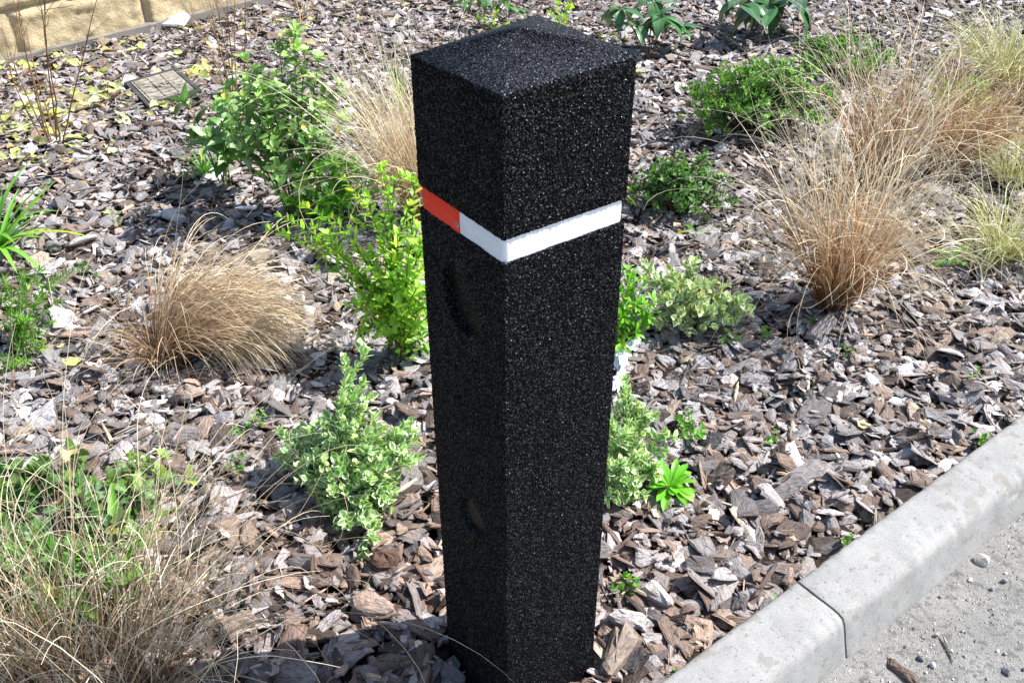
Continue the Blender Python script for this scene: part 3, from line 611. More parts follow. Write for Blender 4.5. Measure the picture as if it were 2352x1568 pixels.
def sedge(name, label, uv, n, L, spread, lean=(0, 0), r=.04, droop=.9, curl=1., cols=None, w=.0015, tipcurl=.16, group='brown sedge tussocks', rad=None, cat='grass clump', sd_L=.19, fan=None, leanmin=.2):
    p0 = gp(*uv, 0.); p0[2] = HM-.01; S = 18
    cols = cols or ((.20, .085, .03), (.40, .25, .12), (.60, .52, .34))
    root = empty(name, p0, label, cat, group)
    a = rng.uniform(0, 2*np.pi, n); q = np.sqrt(rng.random(n)); lm = leanmin; P = np.stack([r*q*np.cos(a), r*q*np.sin(a), np.zeros(n)], -1)+p0
    a2 = a+rng.normal(0, .5, n); sp = spread*(.25+.9*q*rng.uniform(.5, 1.25, n))
    D = nrm(np.stack([sp*np.cos(a2)+lean[0]*rng.uniform(lm, 1.2, n), sp*np.sin(a2)+lean[1]*rng.uniform(lm, 1.2, n), np.ones(n)], -1))
    Ln = L*np.exp(rng.normal(0, sd_L, n)); ds = (Ln/S)[:, None]; dr = (droop*rng.uniform(.3, 1.5, n)); ax = nrm(rng.normal(0, 1, (n, 3))); side = nrm(rng.normal(0, 1, (n, 3)))
    kap = np.where(rng.random(n) < tipcurl, rng.uniform(2.5, 8, n), rng.normal(0, .7, n))*curl; kw_ = rng.normal(0, .9, n)*curl; ax2 = nrm(rng.normal(0, 1, (n, 3)))
    pts = [P.copy()]; dirs = [D.copy()]
    for k in range(S):
        s = (k+1)/S
        hz = nrm(np.stack([D[:, 0], D[:, 1], D[:, 2]*0], -1)+1e-6)
        D = D+np.array([0, 0, -1.])*(dr*s**1.2*2.2/S)[:, None]+np.cross(ax, D)*(kap*s**2.5*3/S)[:, None]+np.cross(ax2, D)*(kw_/S)[:, None]+rng.normal(0, .022, (n, 3))
        D = nrm(D); P = P+D*ds; P[:, 2] = np.maximum(P[:, 2], HM+.004+.012*q); pts.append(P.copy()); dirs.append(D.copy())
    Q = np.stack(pts, 1); T = np.stack(dirs, 1); sv = np.linspace(0, 1, S+1)[None, :, None]
    Sd = nrm(np.cross(T, side[:, None])); Wd = (w*rng.uniform(.6, 1.25, n))[:, None, None]*(1-.75*sv**2)
    V = np.stack([Q-Sd*Wd/2, Q+Sd*Wd/2], 2)
    c0, c1, c2 = (np.array(c) for c in cols); tone = np.exp(rng.normal(0, .32, (n, 1, 1))); pk = rng.random((n, 1, 1)); f = np.clip(sv*1.35+rng.normal(0, .18, (n, 1, 1)), 0, 1)
    C = np.where(f < .5, c0+(c1-c0)*f*2, c1+(c2-c1)*(f-.5)*2)*tone; C = np.where(pk < .2, C*.3+c2*.7*tone, C); C = np.broadcast_to(C[:, :, None], V.shape)
    idx = np.arange((S+1)*2).reshape(S+1, 2); qd = np.stack([idx[:-1, 0], idx[:-1, 1], idx[1:, 1], idx[1:, 0]], -1)
    b = MB(); b.add(V.reshape(-1, 3), quads=(qd[None]+(np.arange(n)*(S+1)*2)[:, None, None]).reshape(-1, 4), col=C.reshape(-1, 3))
    b.build('grass_blades', MAT['blade'], root, origin=p0, smooth=True); return root

PALEG = ((.30, .30, .08), (.42, .44, .15), (.66, .64, .36))
sedge('sedge_clump', 'drooping brown sedge tussock combed over to one side, on open mulch', (395, 790), 1600, .44, .50, (1.1, .45), .06, 3.9, .35, ((.18, .08, .035), (.42, .27, .145), (.70, .57, .39)), .0021, .05, sd_L=.10, leanmin=.35)
sedge('sedge_clump', 'short outer blades of brown sedge spilling forward, in front of the combed tussock', (375, 800), 200, .24, .9, (-.2, -.1), .05, 2.6, .6, ((.16, .07, .03), (.36, .215, .11), (.62, .47, .30)), .0020, .08, sd_L=.25)
sedge('sedge_clump', 'large untidy brown sedge tussock in the bottom corner, growing over green leaves', (190, 1575), 950, .44, .62, (.16, .06), .15, .9, 1.4, ((.11, .045, .018), (.33, .215, .11), (.68, .60, .43)), .0019, .28, sd_L=.36)
sedge('sedge_clump', 'upright straw coloured sedge tussock rising directly behind the black post', (985, 490), 800, .58, .30, (-.24, .0), .055, .6, 1.0, ((.34, .17, .07), (.55, .38, .20), (.74, .65, .46)), .0023, .16)
sedge('sedge_clump', 'tall fan shaped brown sedge with curly pale tips standing alone on the mulch', (1915, 690), 760, .62, .42, (.03, .04), .035, .75, 1.4, ((.20, .065, .018), (.41, .21, .075), (.72, .64, .46)), .0021, .28)
sedge('sedge_clump', 'brown upright sedge behind the tall fan shaped one, beside the green cushion shrub', (2010, 410), 430, .66, .42, (.0, .0), .045, .6, 1.3, ((.18, .06, .015), (.36, .18, .07), (.72, .64, .44)), .0025, .2)
sedge('sedge_clump', 'rusty brown sedge leaning out towards the edge of the photo among pale grasses', (2160, 385), 420, .54, .42, (.6, .12), .045, .65, 1.1, ((.18, .06, .015), (.38, .18, .06), (.62, .46, .24)), .0025, .15)
sedge('pale_grass', 'pale yellow green grass tuft in the top corner of the bed', (2320, 170), 420, .36, 1.0, (.1, 0), .10, 1.5, .8, PALEG, .005, .08, 'pale green grass tufts')
sedge('pale_grass', 'pale green grass tuft at the edge of the photo, below the rusty sedge', (2315, 570), 200, .26, .8, (0, 0), .05, 1.2, .9, PALEG, .0034, .1, 'pale green grass tufts')
sedge('pale_grass', 'thin pale green grass tuft beside the small broadleaf weed near the tall sedge', (2265, 590), 90, .22, .8, (-.1, 0), .04, 1.2, .9, PALEG, .0032, .1, 'pale green grass tufts')
sedge('pale_grass', 'wispy yellowish grass tuft between the rusty sedge and the edge of the photo', (2330, 400), 240, .30, .8, (0, 0), .07, 1.1, .9, PALEG, .0032, .1, 'pale green grass tufts')

G_MID = (.065, .17, .022); G_DARK = (.03, .085, .018); G_BR = (.13, .36, .02); G_LIME = (.30, .52, .04); G_SAGE = (.10, .20, .07)
bush('glossy_shrub', 'tall bushy glossy leaved shrub beside the straw coloured grass behind the post', 'shrub', (690, 470), dome(26, .24, .15, .60, .25, .50, .5),
     dict(s0=.3, spacing=.034, L=.060, W=.025, ang=1.05, col=(.11, .25, .06), tipn=9, tipL=.85, tipcol=(.26, .44, .13), shape='obov', subs=2, subL=.10), 'glossy', (.12, .18, .05), .0028)
bush('leafy_weed', 'bright green weed leaves around the foot of the tall glossy shrub', 'weed', (745, 480), dome(26, .20, .12, .24, .5, .35),
     dict(s0=.1, spacing=.022, L=.050, W=.016, ang=1., col=(.15, .42, .03), tipn=6, shape='lance', subs=1, subL=.06), 'leaf', (.10, .22, .04), .0016)
bush('young_shrub', 'young shrub with large glossy pointed leaves in whorls, near the drain cover', 'shrub', (510, 400), tips((510, 400), [(500, 250, .27), (455, 320, .16), (560, 250, .28), (530, 300, .24), (430, 235, .28), (575, 330, .18), (520, 350, .16), (490, 320, .2), (600, 290, .24)], .015),
     dict(s0=.5, spacing=.045, L=.100, W=.038, ang=1.05, col=(.08, .19, .05), tipn=9, tipL=1.1, tipcol=(.14, .29, .08), shape='lance', curl=.5, ns=8), 'glossy', (.12, .16, .06), .003)
lime_t = [(622, 525, .36), (700, 470, .42), (668, 545, .30), (640, 500, .38), (720, 520, .36), (735, 560, .30), (760, 500, .40), (800, 420, .46), (880, 385, .55), (905, 420, .5), (850, 470, .46), (935, 470, .46), (955, 420, .5), (815, 560, .34), (960, 520, .4), (820, 640, .24), (800, 700, .2), (850, 600, .30),
          (880, 560, .36), (900, 640, .3), (940, 600, .36), (960, 660, .3), (870, 690, .22), (930, 720, .2), (840, 740, .12), (960, 750, .16), (900, 760, .12), (880, 500, .42), (915, 540, .4), (980, 560, .4), (1000, 640, .3), (1010, 720, .2), (870, 640, .28), (820, 690, .2), (945, 560, .36), (850, 720, .18), (965, 620, .33), (925, 680, .24), (985, 700, .22)]
bush('lime_shrub', 'open shrub with small bright lime leaves on thin stems, close behind the post', 'shrub', (930, 790), tips((930, 790), lime_t, .02),
     dict(s0=.25, spacing=.018, L=.031, W=.013, ang=.95, col=(.24, .47, .05), tipn=6, tipL=1., tipcol=(.40, .64, .10), shape='oval', subs=2, subL=.08, curl=.2), 'lime', (.14, .17, .06), .0026)
bush('leafy_weed', 'low weed with long pale green paddle leaves under the lime shrub beside the post', 'weed', (935, 800), tips((935, 800), [(880, 760, .06), (900, 790, .05), (930, 770, .07), (960, 780, .07), (985, 760, .08)], .01),
     dict(s0=.3, spacing=.03, L=.062, W=.018, ang=1.1, col=(.16, .38, .05), tipn=6, shape='spat', curl=.5), 'leaf', (.12, .2, .05), .0015)
VG = (.14, .33, .10)
def vspec(L=.024, W=.0165, subs=4): return dict(s0=.12, spacing=.0085, L=L, W=W, ang=.95, col=VG, tipn=6, tipL=.75, tipcol=(.30, .56, .12), shape='oval', subs=subs, subL=.055, curl=-.15, fold=.4, ns=5)
bush('variegated_euonymus', 'large variegated euonymus with white edged leaves and two tall shoots, left of the post foot', 'shrub', (805, 1140),
     tips((805, 1140), [(842, 805, .30), (800, 850, .27), (835, 880, .24), (815, 920, .2), (700, 985, .12), (660, 1010, .09), (735, 1000, .13), (780, 975, .16), (830, 965, .17), (880, 985, .15), (925, 985, .13), (950, 965, .13), (690, 1060, .07), (740, 1060, .1), (790, 1040, .13), (840, 1030, .14), (890, 1040, .12), (930, 1030, .1), (710, 1110, .05),
      (760, 1110, .07), (810, 1100, .1), (860, 1100, .09), (900, 1090, .07), (780, 1150, .05), (830, 1155, .06), (850, 1200, .05), (860, 1235, .04), (880, 1150, .05), (650, 1035, .05), (820, 1010, .15), (860, 1000, .15), (770, 1010, .13), (915, 1060, .08), (735, 1085, .07), (805, 1065, .12), (700, 1030, .09), (760, 1080, .1), (840, 1075, .12), (870, 1055, .12), (720, 1045, .1), (900, 1010, .13), (690, 1085, .05), (790, 1120, .08), (650, 1000, .1), (670, 1060, .06), (940, 990, .12), (955, 1010, .1), (935, 1060, .07), (680, 1000, .11), (910, 1100, .06), (715, 1120, .04), (865, 1130, .06)], .035), vspec(), 'varieg', (.2, .25, .1), .0014)
bush('variegated_euonymus', 'variegated euonymus half hidden by the post on the kerb side, above the green rosette', 'shrub', (1440, 1100),
     tips((1440, 1100), [(1440, 880, .2), (1420, 920, .15), (1470, 930, .16), (1500, 960, .13), (1450, 990, .14), (1515, 1000, .1), (1420, 1010, .12), (1480, 1040, .1), (1440, 1060, .1), (1420, 1100, .07), (1430, 1145, .04), (1460, 1130, .05), (1500, 1075, .06), (1400, 970, .15), (1390, 1060, .1), (1405, 1135, .05), (1465, 975, .14), (1435, 940, .15)], .025), vspec(.022, .0145), 'varieg', (.2, .25, .1), .0014)
bush('variegated_euonymus', 'low spreading greyish variegated euonymus between the post and the tall fan shaped sedge', 'shrub', (1580, 720),
     tips((1580, 720), [(1480, 615, .13), (1500, 650, .12), (1540, 620, .16), (1595, 600, .18), (1520, 680, .12), (1560, 660, .13), (1600, 650, .12), (1640, 645, .12), (1575, 700, .09), (1620, 690, .1), (1660, 680, .09), (1700, 690, .08), (1720, 715, .05), (1540, 725, .06), (1580, 740, .04), (1625, 730, .05), (1670, 725, .05), (1690, 730, .04), (1500, 640, .12), (1550, 690, .1), (1600, 715, .07), (1645, 705, .08)], .035),
     {**vspec(.026, .016), 'col': (.27, .38, .22), 'tipcol': (.40, .56, .22), 'L': .029, 'W': .020}, 'varieg', (.2, .22, .12), .0014)
bush('leafy_weed', 'bright green bushy weed with narrow leaves against the kerb side of the post', 'weed', (1440, 770),
     tips((1440, 770), [(1450, 640, .2), (1480, 650, .18), (1430, 670, .18), (1500, 690, .14), (1460, 700, .15), (1490, 730, .1), (1430, 730, .12), (1460, 765, .07), (1430, 790, .05), (1480, 700, .14), (1410, 700, .15), (1445, 620, .22)], .02),
     dict(s0=.2, spacing=.014, L=.042, W=.012, ang=.9, col=(.12, .38, .012), tipn=7, tipcol=(.17, .46, .02), shape='spat', curl=.25), 'leaf', (.2, .22, .06), .0018)
def rosette(label, uv, n, L, W, col, shape='spat', up=.55, mat='leaf', name='leafy_weed', cat='weed', curl=.5, z=.01, group=None):
    p0 = gp(*uv, 0.); p0[2] = HM-.004; root = empty(name, p0, label, cat, group); lv = Leaves(); sb = MB()
    for k in range(n):
        a = k*2.4+rng.normal(0, .25); g = up*rng.uniform(.3, 1.5); o = np.array([math.cos(a), math.sin(a), 0]); D = o*math.cos(g)+np.array([0, 0, math.sin(g)]); lv.add(p0+o*.003+[0, 0, z], D, -o*math.sin(g)+np.array([0, 0, math.cos(g)]), L*rng.uniform(.6, 1.15), W*rng.uniform(.7, 1.15), col)
    tube(sb, curve(p0-[0, 0, .01], p0+[0, 0, z+.002], (0, 0, 0), 4), .002, .002, (.2, .2, .08)); sb.build('stem', MAT['stem'], root, origin=p0)
    fb = MB(); lv.mesh(fb, shape, 8, .3, curl); fb.build('foliage', MAT[mat], root, origin=p0, smooth=True); return root
rosette('bright green leaf rosette weed between the post and the kerb', (1540, 1100), 34, .075, .021, (.15, .44, .03), up=.85)
rosette('small bright green broadleaf weed at the foot of the tall sedge, by pale grass', (2195, 575), 12, .085, .024, (.14, .38, .04), up=.5)
rosette('dark green weed of strap leaves between the cushion shrub and the tall sedge', (1600, 520), 9, .07, .016, (.08, .24, .04), up=.4)
rosette('bright green strap leaved plant at the photo edge, above the feathery weed', (-8, 560), 44, .30, .021, (.16, .42, .05), 'strap', 1.0, name='strap_leaf_plant', cat='plant', curl=.55)
rosette('green grassy tuft in front of the young glossy shrub', (470, 385), 22, .16, .012, (.10, .30, .03), 'strap', .8, name='strap_leaf_plant', cat='plant', curl=.5)
rosette('upright green grass tuft poking up beside the top of the post', (925, 250), 12, .28, .011, (.14, .34, .05), 'strap', 1.25, name='strap_leaf_plant', cat='plant', curl=.2)
rosette('pale leaved weed peeping through the euonymus, left of the post', (775, 985), 10, .075, .02, (.15, .38, .04), up=.7)
rosette('green broad strap leaved weed growing up through the big front sedge', (270, 1270), 20, .16, .026, (.12, .34, .03), 'strap', .8, curl=.4)
bush('ground_cover_plant', 'patch of serrated green leaves with reddish tips behind the big front sedge', 'plant', (110, 1190), dome(42, .24, .20, .11, .75, .5),
     dict(s0=.25, spacing=.026, L=.055, W=.028, ang=1.2, col=(.05, .15, .04), tipn=6, tipcol=(.10, .21, .045), shape='oval', subs=1, subL=.05), 'leaf', (.20, .10, .05), .0016)
bush('ground_cover_plant', 'small satellite patch of serrated leaves by a big pale bark chip, behind the front sedge', 'plant', (350, 1090), dome(9, .10, .06, .07, .6, .5),
     dict(s0=.25, spacing=.03, L=.045, W=.024, ang=1.2, col=(.09, .20, .06), tipn=6, tipcol=(.18, .29, .07), shape='oval'), 'leaf', (.20, .10, .05), .0016)
bush('ground_cover_plant', 'lush bright green leaves rising through the blades of the big front sedge', 'plant', (150, 1370), dome(22, .17, .10, .13, .7, .5),
     dict(s0=.2, spacing=.028, L=.055, W=.022, ang=1.1, col=(.08, .25, .025), tipn=6, shape='oval', subs=1, subL=.05), 'leaf', (.12, .2, .05), .0016)
bush('feathery_weed', 'feathery green whorled weed sprawling in from the side of the photo', 'weed', (40, 800), tips((40, 800), [(10, 640, .12), (50, 640, .12), (90, 620, .14), (130, 640, .12), (100, 690, .1), (140, 690, .08), (190, 610, .12), (60, 700, .1), (20, 720, .08), (80, 750, .07), (120, 740, .06), (30, 780, .05), (60, 830, .03), (20, 840, .03), (100, 800, .03), (0, 680, .1)], .03),
     dict(s0=.15, spacing=.016, L=.026, W=.0045, ang=1.0, col=(.12, .30, .03), per=6, tipn=8, shape='lance', subs=1, subL=.06), 'leaf', (.16, .26, .06), .0014)
def hebe(label, uv, rx, ry, h, n, col=(.05, .13, .03), tc=(.11, .25, .05), L=.030, W=.012): return bush('cushion_shrub', label, 'shrub', uv, dome(n, rx, ry, h, .35, .3), dict(s0=.35, spacing=.016, L=L, W=W, ang=.95, col=col, tipn=8, tipL=1., tipcol=tc, shape='lance', subs=3, subL=.06), 'leaf', (.10, .08, .04), .0022)
hebe('rounded dark green cushion shrub beside the tall sedges', (1735, 285), .33, .22, .30, 110, (.07, .18, .035), (.16, .36, .06))
hebe('low dark green shrub just beyond the post, below the rounded cushion shrub', (1570, 465), .20, .12, .17, 48, (.06, .15, .045), (.12, .27, .07), .028, .014)
hebe('dark green shrub half hidden behind the rear brown sedge', (1940, 165), .26, .18, .20, 46, (.06, .16, .035), (.13, .31, .05))
hebe('small green shrub at the foot of the rusty sedge near the top corner', (2200, 240), .14, .12, .16, 14, (.09, .25, .03), (.15, .38, .04))
def big_leaf_plant(label, uv, stems, L, W, n=7, col=(.035, .115, .035)):
    return bush('large_leaf_shrub', label, 'shrub', uv, stems, dict(s0=.6, spacing=.05, L=L, W=W, ang=1.35, col=col, tipn=n, tipL=1.0, tipcol=(.05, .15, .045), shape='lance', curl=.75, ns=9, fold=.2), 'ribbed', (.13, .08, .05), .0035)
def drooping(label, uv, whorls, L, W, col):
    p0 = gp(*uv, 0.); p0[2] = HM-.004; root = empty('large_leaf_shrub', p0, label, 'shrub'); lv = Leaves(); sb = MB()
    for (u, v, z, n, k0) in whorls:
        t = gp(u, v, z+HM); tube(sb, curve(p0, t, (0, 0, .02), 8, .01), .0045, .003, (.16, .10, .06))
        for k in range(n):
            a = k*2.4+rng.normal(0, .2); g = rng.uniform(-.35, .35) if k < n*.7 else rng.uniform(.4, 1.1); o = np.array([math.cos(a), math.sin(a), 0]); sz = rng.uniform(.75, 1.1)*(1 if k < n*.7 else .6)*k0
            lv.add(t+o*.006, o*math.cos(g)+np.array([0, 0, math.sin(g)]), -o*math.sin(g)+np.array([0, 0, math.cos(g)]), L*sz, W*sz, col)
    sb.build('stem', MAT['stem'], root, origin=p0, smooth=True); fb = MB(); lv.mesh(fb, 'lance', 10, .2, .95, .12); fb.build('foliage', MAT['ribbed'], root, origin=p0, smooth=True)
drooping('big dark green pointed leaves hanging in at the top edge, beyond the cushion shrub', (1745, 40), [(1700, 10, .20, 10, 1), (1765, 12, .18, 11, 1.1), (1820, 5, .18, 10, 1), (1735, -40, .24, 8, 1)], .22, .095, (.04, .125, .045))
drooping('large leaved shrub with ribbed drooping leaves just beyond the top of the post', (1490, 118), [(1425, 22, .20, 10, 1), (1515, 42, .18, 10, 1.15), (1560, 60, .12, 8, .8), (1470, 60, .14, 8, .9), (1500, 5, .22, 8, 1)], .16, .062, (.055, .16, .055))
drooping('dark glossy leaved shrub at the top edge behind the post, beside lime shoots', (1115, 62), [(1065, 5, .14, 8, .9), (1110, 0, .16, 9, 1), (1160, 10, .13, 9, 1), (1190, 25, .10, 6, .8)], .115, .042, (.055, .15, .045))
LS = dict(s0=.2, spacing=.022, L=.035, W=.014, ang=.95, col=(.25, .47, .04), tipn=6, tipcol=(.38, .62, .06), shape='oval')
for uv, lab, tp in (((1290, 75), 'lime green shoots just behind the peak of the post', [(1280, 0, .15), (1310, 10, .13), (1265, 30, .1), (1300, 40, .08)]), ((1405, 110), 'lime green shoots behind the edge of the post top, under the large leaved shrub', [(1380, 85, .07), (1410, 80, .08), (1430, 90, .07)]), ((1130, 75), 'lime green shoots left of the peak of the post, below dark glossy leaves', [(1100, 40, .08), (1140, 30, .1), (1165, 55, .07)])):
    bush('lime_sprig', lab, 'plant', uv, tips(uv, tp, .01), LS, 'lime', (.3, .28, .1), .0014)
SP = [((570, 975), 'pale round leaved seedling standing alone between the combed sedge and the euonymus', 3, .07, .016), ((555, 1060), 'small round leaved seedling below the pale seedling left of the euonymus', 3, .05, .016), ((1590, 985), 'sprawling pale green seedling on the mulch beside the half hidden euonymus', 8, .08, .017),
      ((1440, 1345), 'fleshy green seedling cluster close to the post foot on the kerb side', 7, .045, .018), ((1955, 1238), 'small green seedling leaning on the edge of the kerb', 7, .03, .014), ((1765, 752), 'tiny seedling just in front of the tall fan shaped sedge', 3, .03, .014), ((1858, 728), 'tiny green seedling under the tall fan shaped sedge', 3, .03, .012),
      ((1945, 800), 'tiny seedling beside a big grey bark slab in front of the tall sedge', 3, .035, .012), ((2238, 845), 'tiny seedling on open mulch near the edge of the photo', 3, .03, .012), ((1780, 992), 'tiny green seedling in the middle of the open mulch near the kerb', 3, .03, .014), ((2255, 1000), 'small sprawling seedling beside the far end of the kerb', 6, .04, .014),
      ((702, 1250), 'very small bright seedling below the euonymus, left of the post', 2, .02, .010), ((1790, 1358), 'tiny seedling beside the joint of the kerb stones', 2, .015, .010), ((1552, 1530), 'tiny green seedling at the edge of the kerb near the bottom of the photo', 2, .015, .010), ((1675, 765), 'green clover like seedling under the spreading grey euonymus', 6, .04, .016), ((690, 965), 'tiny sprig at the edge of the large euonymus', 2, .03, .01),
      ((265, 510), 'thin green sprig on the mulch between the strap leaved plant and the combed sedge', 2, .07, .012)]
for uv, lab, k, h, L in SP:
    bush('seedling', lab, 'seedling', uv, dome(k, h*.7, h*.7, h, .2, .4), dict(s0=.2, spacing=.012, L=L, W=L*.7, ang=1., col=(.12, .32, .04), tipn=4, shape='oval', curl=.1), 'leaf', (.16, .2, .08), .0009, group='seedlings scattered on the mulch')

def twigs(label, uv, tp, col=(.20, .11, .055), r=.0035, leafcol=None):
    p0 = gp(*uv, 0.); p0[2] = HM-.01; root = empty('bare_shrub', p0, label, 'shrub', 'leafless twiggy shrubs'); b = MB(); lv = Leaves()
    for (u, v, z, du) in tp:
        t = gp(u, v, z+HM); f = p0+np.array([du, rng.normal(0, .01), 0]); p = curve(f, t, (rng.normal(0, .02), rng.normal(0, .02), .03), 14, .035); c = np.array(col)*rng.uniform(.7, 1.4); tube(b, p, r, r*.35, c)
        for k in range(5):
            q, tt = along(p, rng.uniform(.2, .9)); d = nrm((tt+rng.normal(0, .45, 3))[None])[0]; pp = curve(q, q+d*rng.uniform(.06, .2), rng.normal(0, .01, 3), 8, .04); tube(b, pp, r*.42, r*.18, c*1.1, 4)
            q2, t2 = along(pp, .5); d = nrm((t2+rng.normal(0, .5, 3))[None])[0]; tube(b, curve(q2, q2+d*rng.uniform(.03, .08), (0, 0, 0), 5, .04), r*.25, r*.12, c*1.1, 4)
    b.build('branch', MAT['stem'], root, origin=p0, smooth=True); return root
twigs('bare twiggy shrub with reddish brown stems in front of the yellow wall', (125, 315), [(110, -30, .75, 0), (20, -30, .6, -.01), (0, 60, .45, -.02), (215, -10, .6, .02), (60, 60, .45, 0), (85, -40, .8, .01), (10, 130, .34, -.03), (40, 0, .6, -.02)])
twigs('bare shrub of thin upright stems between the drain cover and the tall glossy shrub', (530, 200), [(400, -20, .42, 0), (450, -30, .5, 0), (475, -40, .5, 0), (520, -40, .5, 0), (565, -40, .5, .05), (375, 60, .28, -.01), (490, -60, .55, .02), (540, -30, .48, .02), (435, 20, .36, -.02)], (.24, .15, .08), .0032)
twigs('small dead plant with yellowing stems at the top edge beyond the grey mulch', (692, 45), [(670, -30, .16, 0), (700, -30, .18, 0), (720, -20, .15, .01)], (.4, .3, .14), .0028)

# ------------------------------------------------------------------ fallen leaves, litter, stones
def flat_leaf(name, label, uv, L, W, ang, col, shape='heart', cat='fallen leaf', group=None, curl=.3, fold=.3, wavy=.6, tilt=(.0, .1), h=.012, mat='litter', ribs=False):
    p = gp(*uv, HM); z = top_z(p[0], p[1])+h; d = np.array([math.cos(ang), math.sin(ang), tilt[0]]); lv = Leaves(); lv.add(np.array([p[0], p[1], z])-d*L/2, d, np.array([tilt[1], 0, 1.]), L, W, col)
    b = MB(); lv.mesh(b, shape, 10, fold, curl, wavy=wavy, colvar=.03); o = b.build(name, MAT[mat], origin=(p[0], p[1], z), smooth=not ribs); return tag(o, label, cat, group)
flat_leaf('fallen_leaf', 'pale yellow green fallen leaf on the mulch beside the feathery weed', (170, 830), .055, .045, 1.2, (.50, .55, .20))
flat_leaf('fallen_leaf', 'small pale yellow leaf just above the yellow green fallen leaf by the feathery weed', (138, 802), .035, .022, 2.6, (.60, .58, .30))
flat_leaf('fallen_leaf', 'pale green leaf lying alone on the mulch between the combed sedge and young shrub', (242, 487), .065, .028, 2.4, (.55, .60, .25))
flat_leaf('fallen_leaf', 'curled cream leaf on the mulch below the low dark green shrub beyond the post', (1562, 520), .05, .03, .2, (.62, .55, .33))
flat_leaf('fallen_leaf', 'crumpled yellow leaf on open mulch near the kerb', (1985, 985), .045, .032, .4, (.60, .52, .26), wavy=1.2)
flat_leaf('fallen_leaf', 'curled tan dry leaf with ribs lying on the serrated leaves behind the front sedge', (185, 1108), .085, .038, -.9, (.66, .50, .28), 'oval', wavy=1.8, h=.085, fold=.6)
flat_leaf('fallen_leaf', 'yellow leaf with brown spot at the foot of the large leaved shrub', (1470, 178), .06, .035, .3, (.42, .50, .12), h=.02)
flat_leaf('fallen_leaf', 'bright pale green leaf near the top edge beside the small dead plant', (652, 50), .08, .035, .1, (.55, .66, .28))
flat_leaf('fallen_leaf', 'cream oval leaf near the top edge on grey mulch behind the straw coloured grass', (745, 98), .055, .04, .2, (.62, .64, .34))
flat_leaf('fallen_leaf', 'yellow brown leaf on grey mulch left of the dark glossy shrub', (900, 48), .06, .03, .2, (.55, .48, .20))
def litter():
    lv = Leaves(); spots = [((60, 260), .38, 90), ((20, 150), .25, 45), ((265, 220), .17, 22), ((470, 165), .16, 26), ((390, 235), .12, 14), ((120, 330), .25, 26), ((560, 60), .5, 16), ((330, 110), .4, 22), ((60, 390), .3, 14), ((740, 30), .4, 10)]
    for uv, s, n in spots:
        n = int(n*1.9)
        c = gp(*uv, HM)
        for k in range(n):
            x, y = c[0]+rng.normal(0, s*.6), c[1]+rng.normal(0, s*.5)
            if not allowed(np.array(x), np.array(y)): continue
            z = top_z(x, y)+rng.uniform(.0, .012); a = rng.uniform(0, 6.3); d = np.array([math.cos(a), math.sin(a), rng.normal(0, .3)]); L = rng.uniform(.04, .09)
            lv.add(np.array([x, y, z]), d, np.array([rng.normal(0, .4), rng.normal(0, .4), 1.]), L, L*rng.uniform(.4, .65), [(.46, .56, .20), (.54, .62, .32), (.38, .44, .14), (.46, .40, .20)][rng.integers(0, 4)])
    b = MB(); lv.mesh(b, 'oval', 7, .35, .5, .12, wavy=.8); tag(b.build('leaf_litter', MAT['litter'], smooth=True), 'scattered pale yellow green fallen leaves around the twiggy shrubs and drain cover', 'leaf litter', kind='stuff')
litter()
one_chip('bark_chunk', (885, 1298), .062, .056, .016, .3, (.15, .085, .06), 'round dark reddish brown clod of bark below the euonymus, left of the post', 'bark chunk', seed=3, zoff=-.004)
one_chip('bark_chunk', (1885, 765), .13, .055, .009, .75, (.40, .345, .33), 'big smooth grey bark slab in front of the tall fan shaped sedge', 'bark chunk', seed=5, sl=(.2, -.1))
one_chip('bark_chunk', (860, 1405), .095, .050, .010, 2.9, (.40, .30, .245), 'thick lumpy pinkish brown bark block in front of the round dark clod', 'bark chunk', seed=8)
one_chip('bark_chunk', (285, 1050), .08, .06, .007, 1.5, (.50, .46, .45), 'big pale grey bark plate beside the small patch of serrated leaves', 'bark chunk', seed=11)
one_chip('bark_chunk', (440, 915), .08, .06, .006, -.6, (.44, .35, .29), 'flat tan bark plate under the hanging tips of the combed sedge', 'bark chunk', seed=13)
one_chip('bark_chunk', (1415, 1510), .12, .05, .012, 1.0, (.33, .26, .21), 'dark bark slab leaning by the foot of the post on the kerb side', 'bark chunk', seed=17, sl=(.3, .1))
one_chip('bark_chunk', (1510, 1370), .085, .04, .009, -.9, (.62, .57, .54), 'bright silvery bark piece next to the fleshy seedling near the post foot', 'bark chunk', seed=19)
one_chip('bark_chunk', (1440, 1440), .08, .04, .009, -.3, (.60, .55, .53), 'silvery bark piece nearest the post foot, just before the dark slab', 'bark chunk', seed=23)
one_chip('bark_chunk', (2075, 1548), .068, .026, .006, -.85, (.20, .15, .115), 'brown bark chip lying on the road surface at the bottom edge', 'bark chunk', base=ZR, seed=29)
one_chip('wood_splinter', (700, 790), .11, .014, .004, 1.0, (.46, .41, .33), 'grey weathered stick of wood pointing away from the combed sedge tips', 'wood piece', seed=31, sl=(.15, 0))
one_chip('wood_splinter', (2176, 1488), .07, .004, .002, 1.52, (.50, .46, .38), 'thin straight twig lying on the road beyond the kerb', 'wood piece', base=ZR+.003, seed=37)
one_chip('wood_splinter', (925, 1135), .09, .012, .003, .75, (.72, .64, .52), 'bright pale wood splinter beside the large euonymus and the post', 'wood piece', seed=41, zoff=.012)
one_chip('wood_splinter', (1690, 905), .075, .008, .003, 1.25, (.70, .60, .42), 'thin pale splinter standing up out of the open mulch', 'wood piece', seed=43, zoff=.01, sl=(.3, 0))
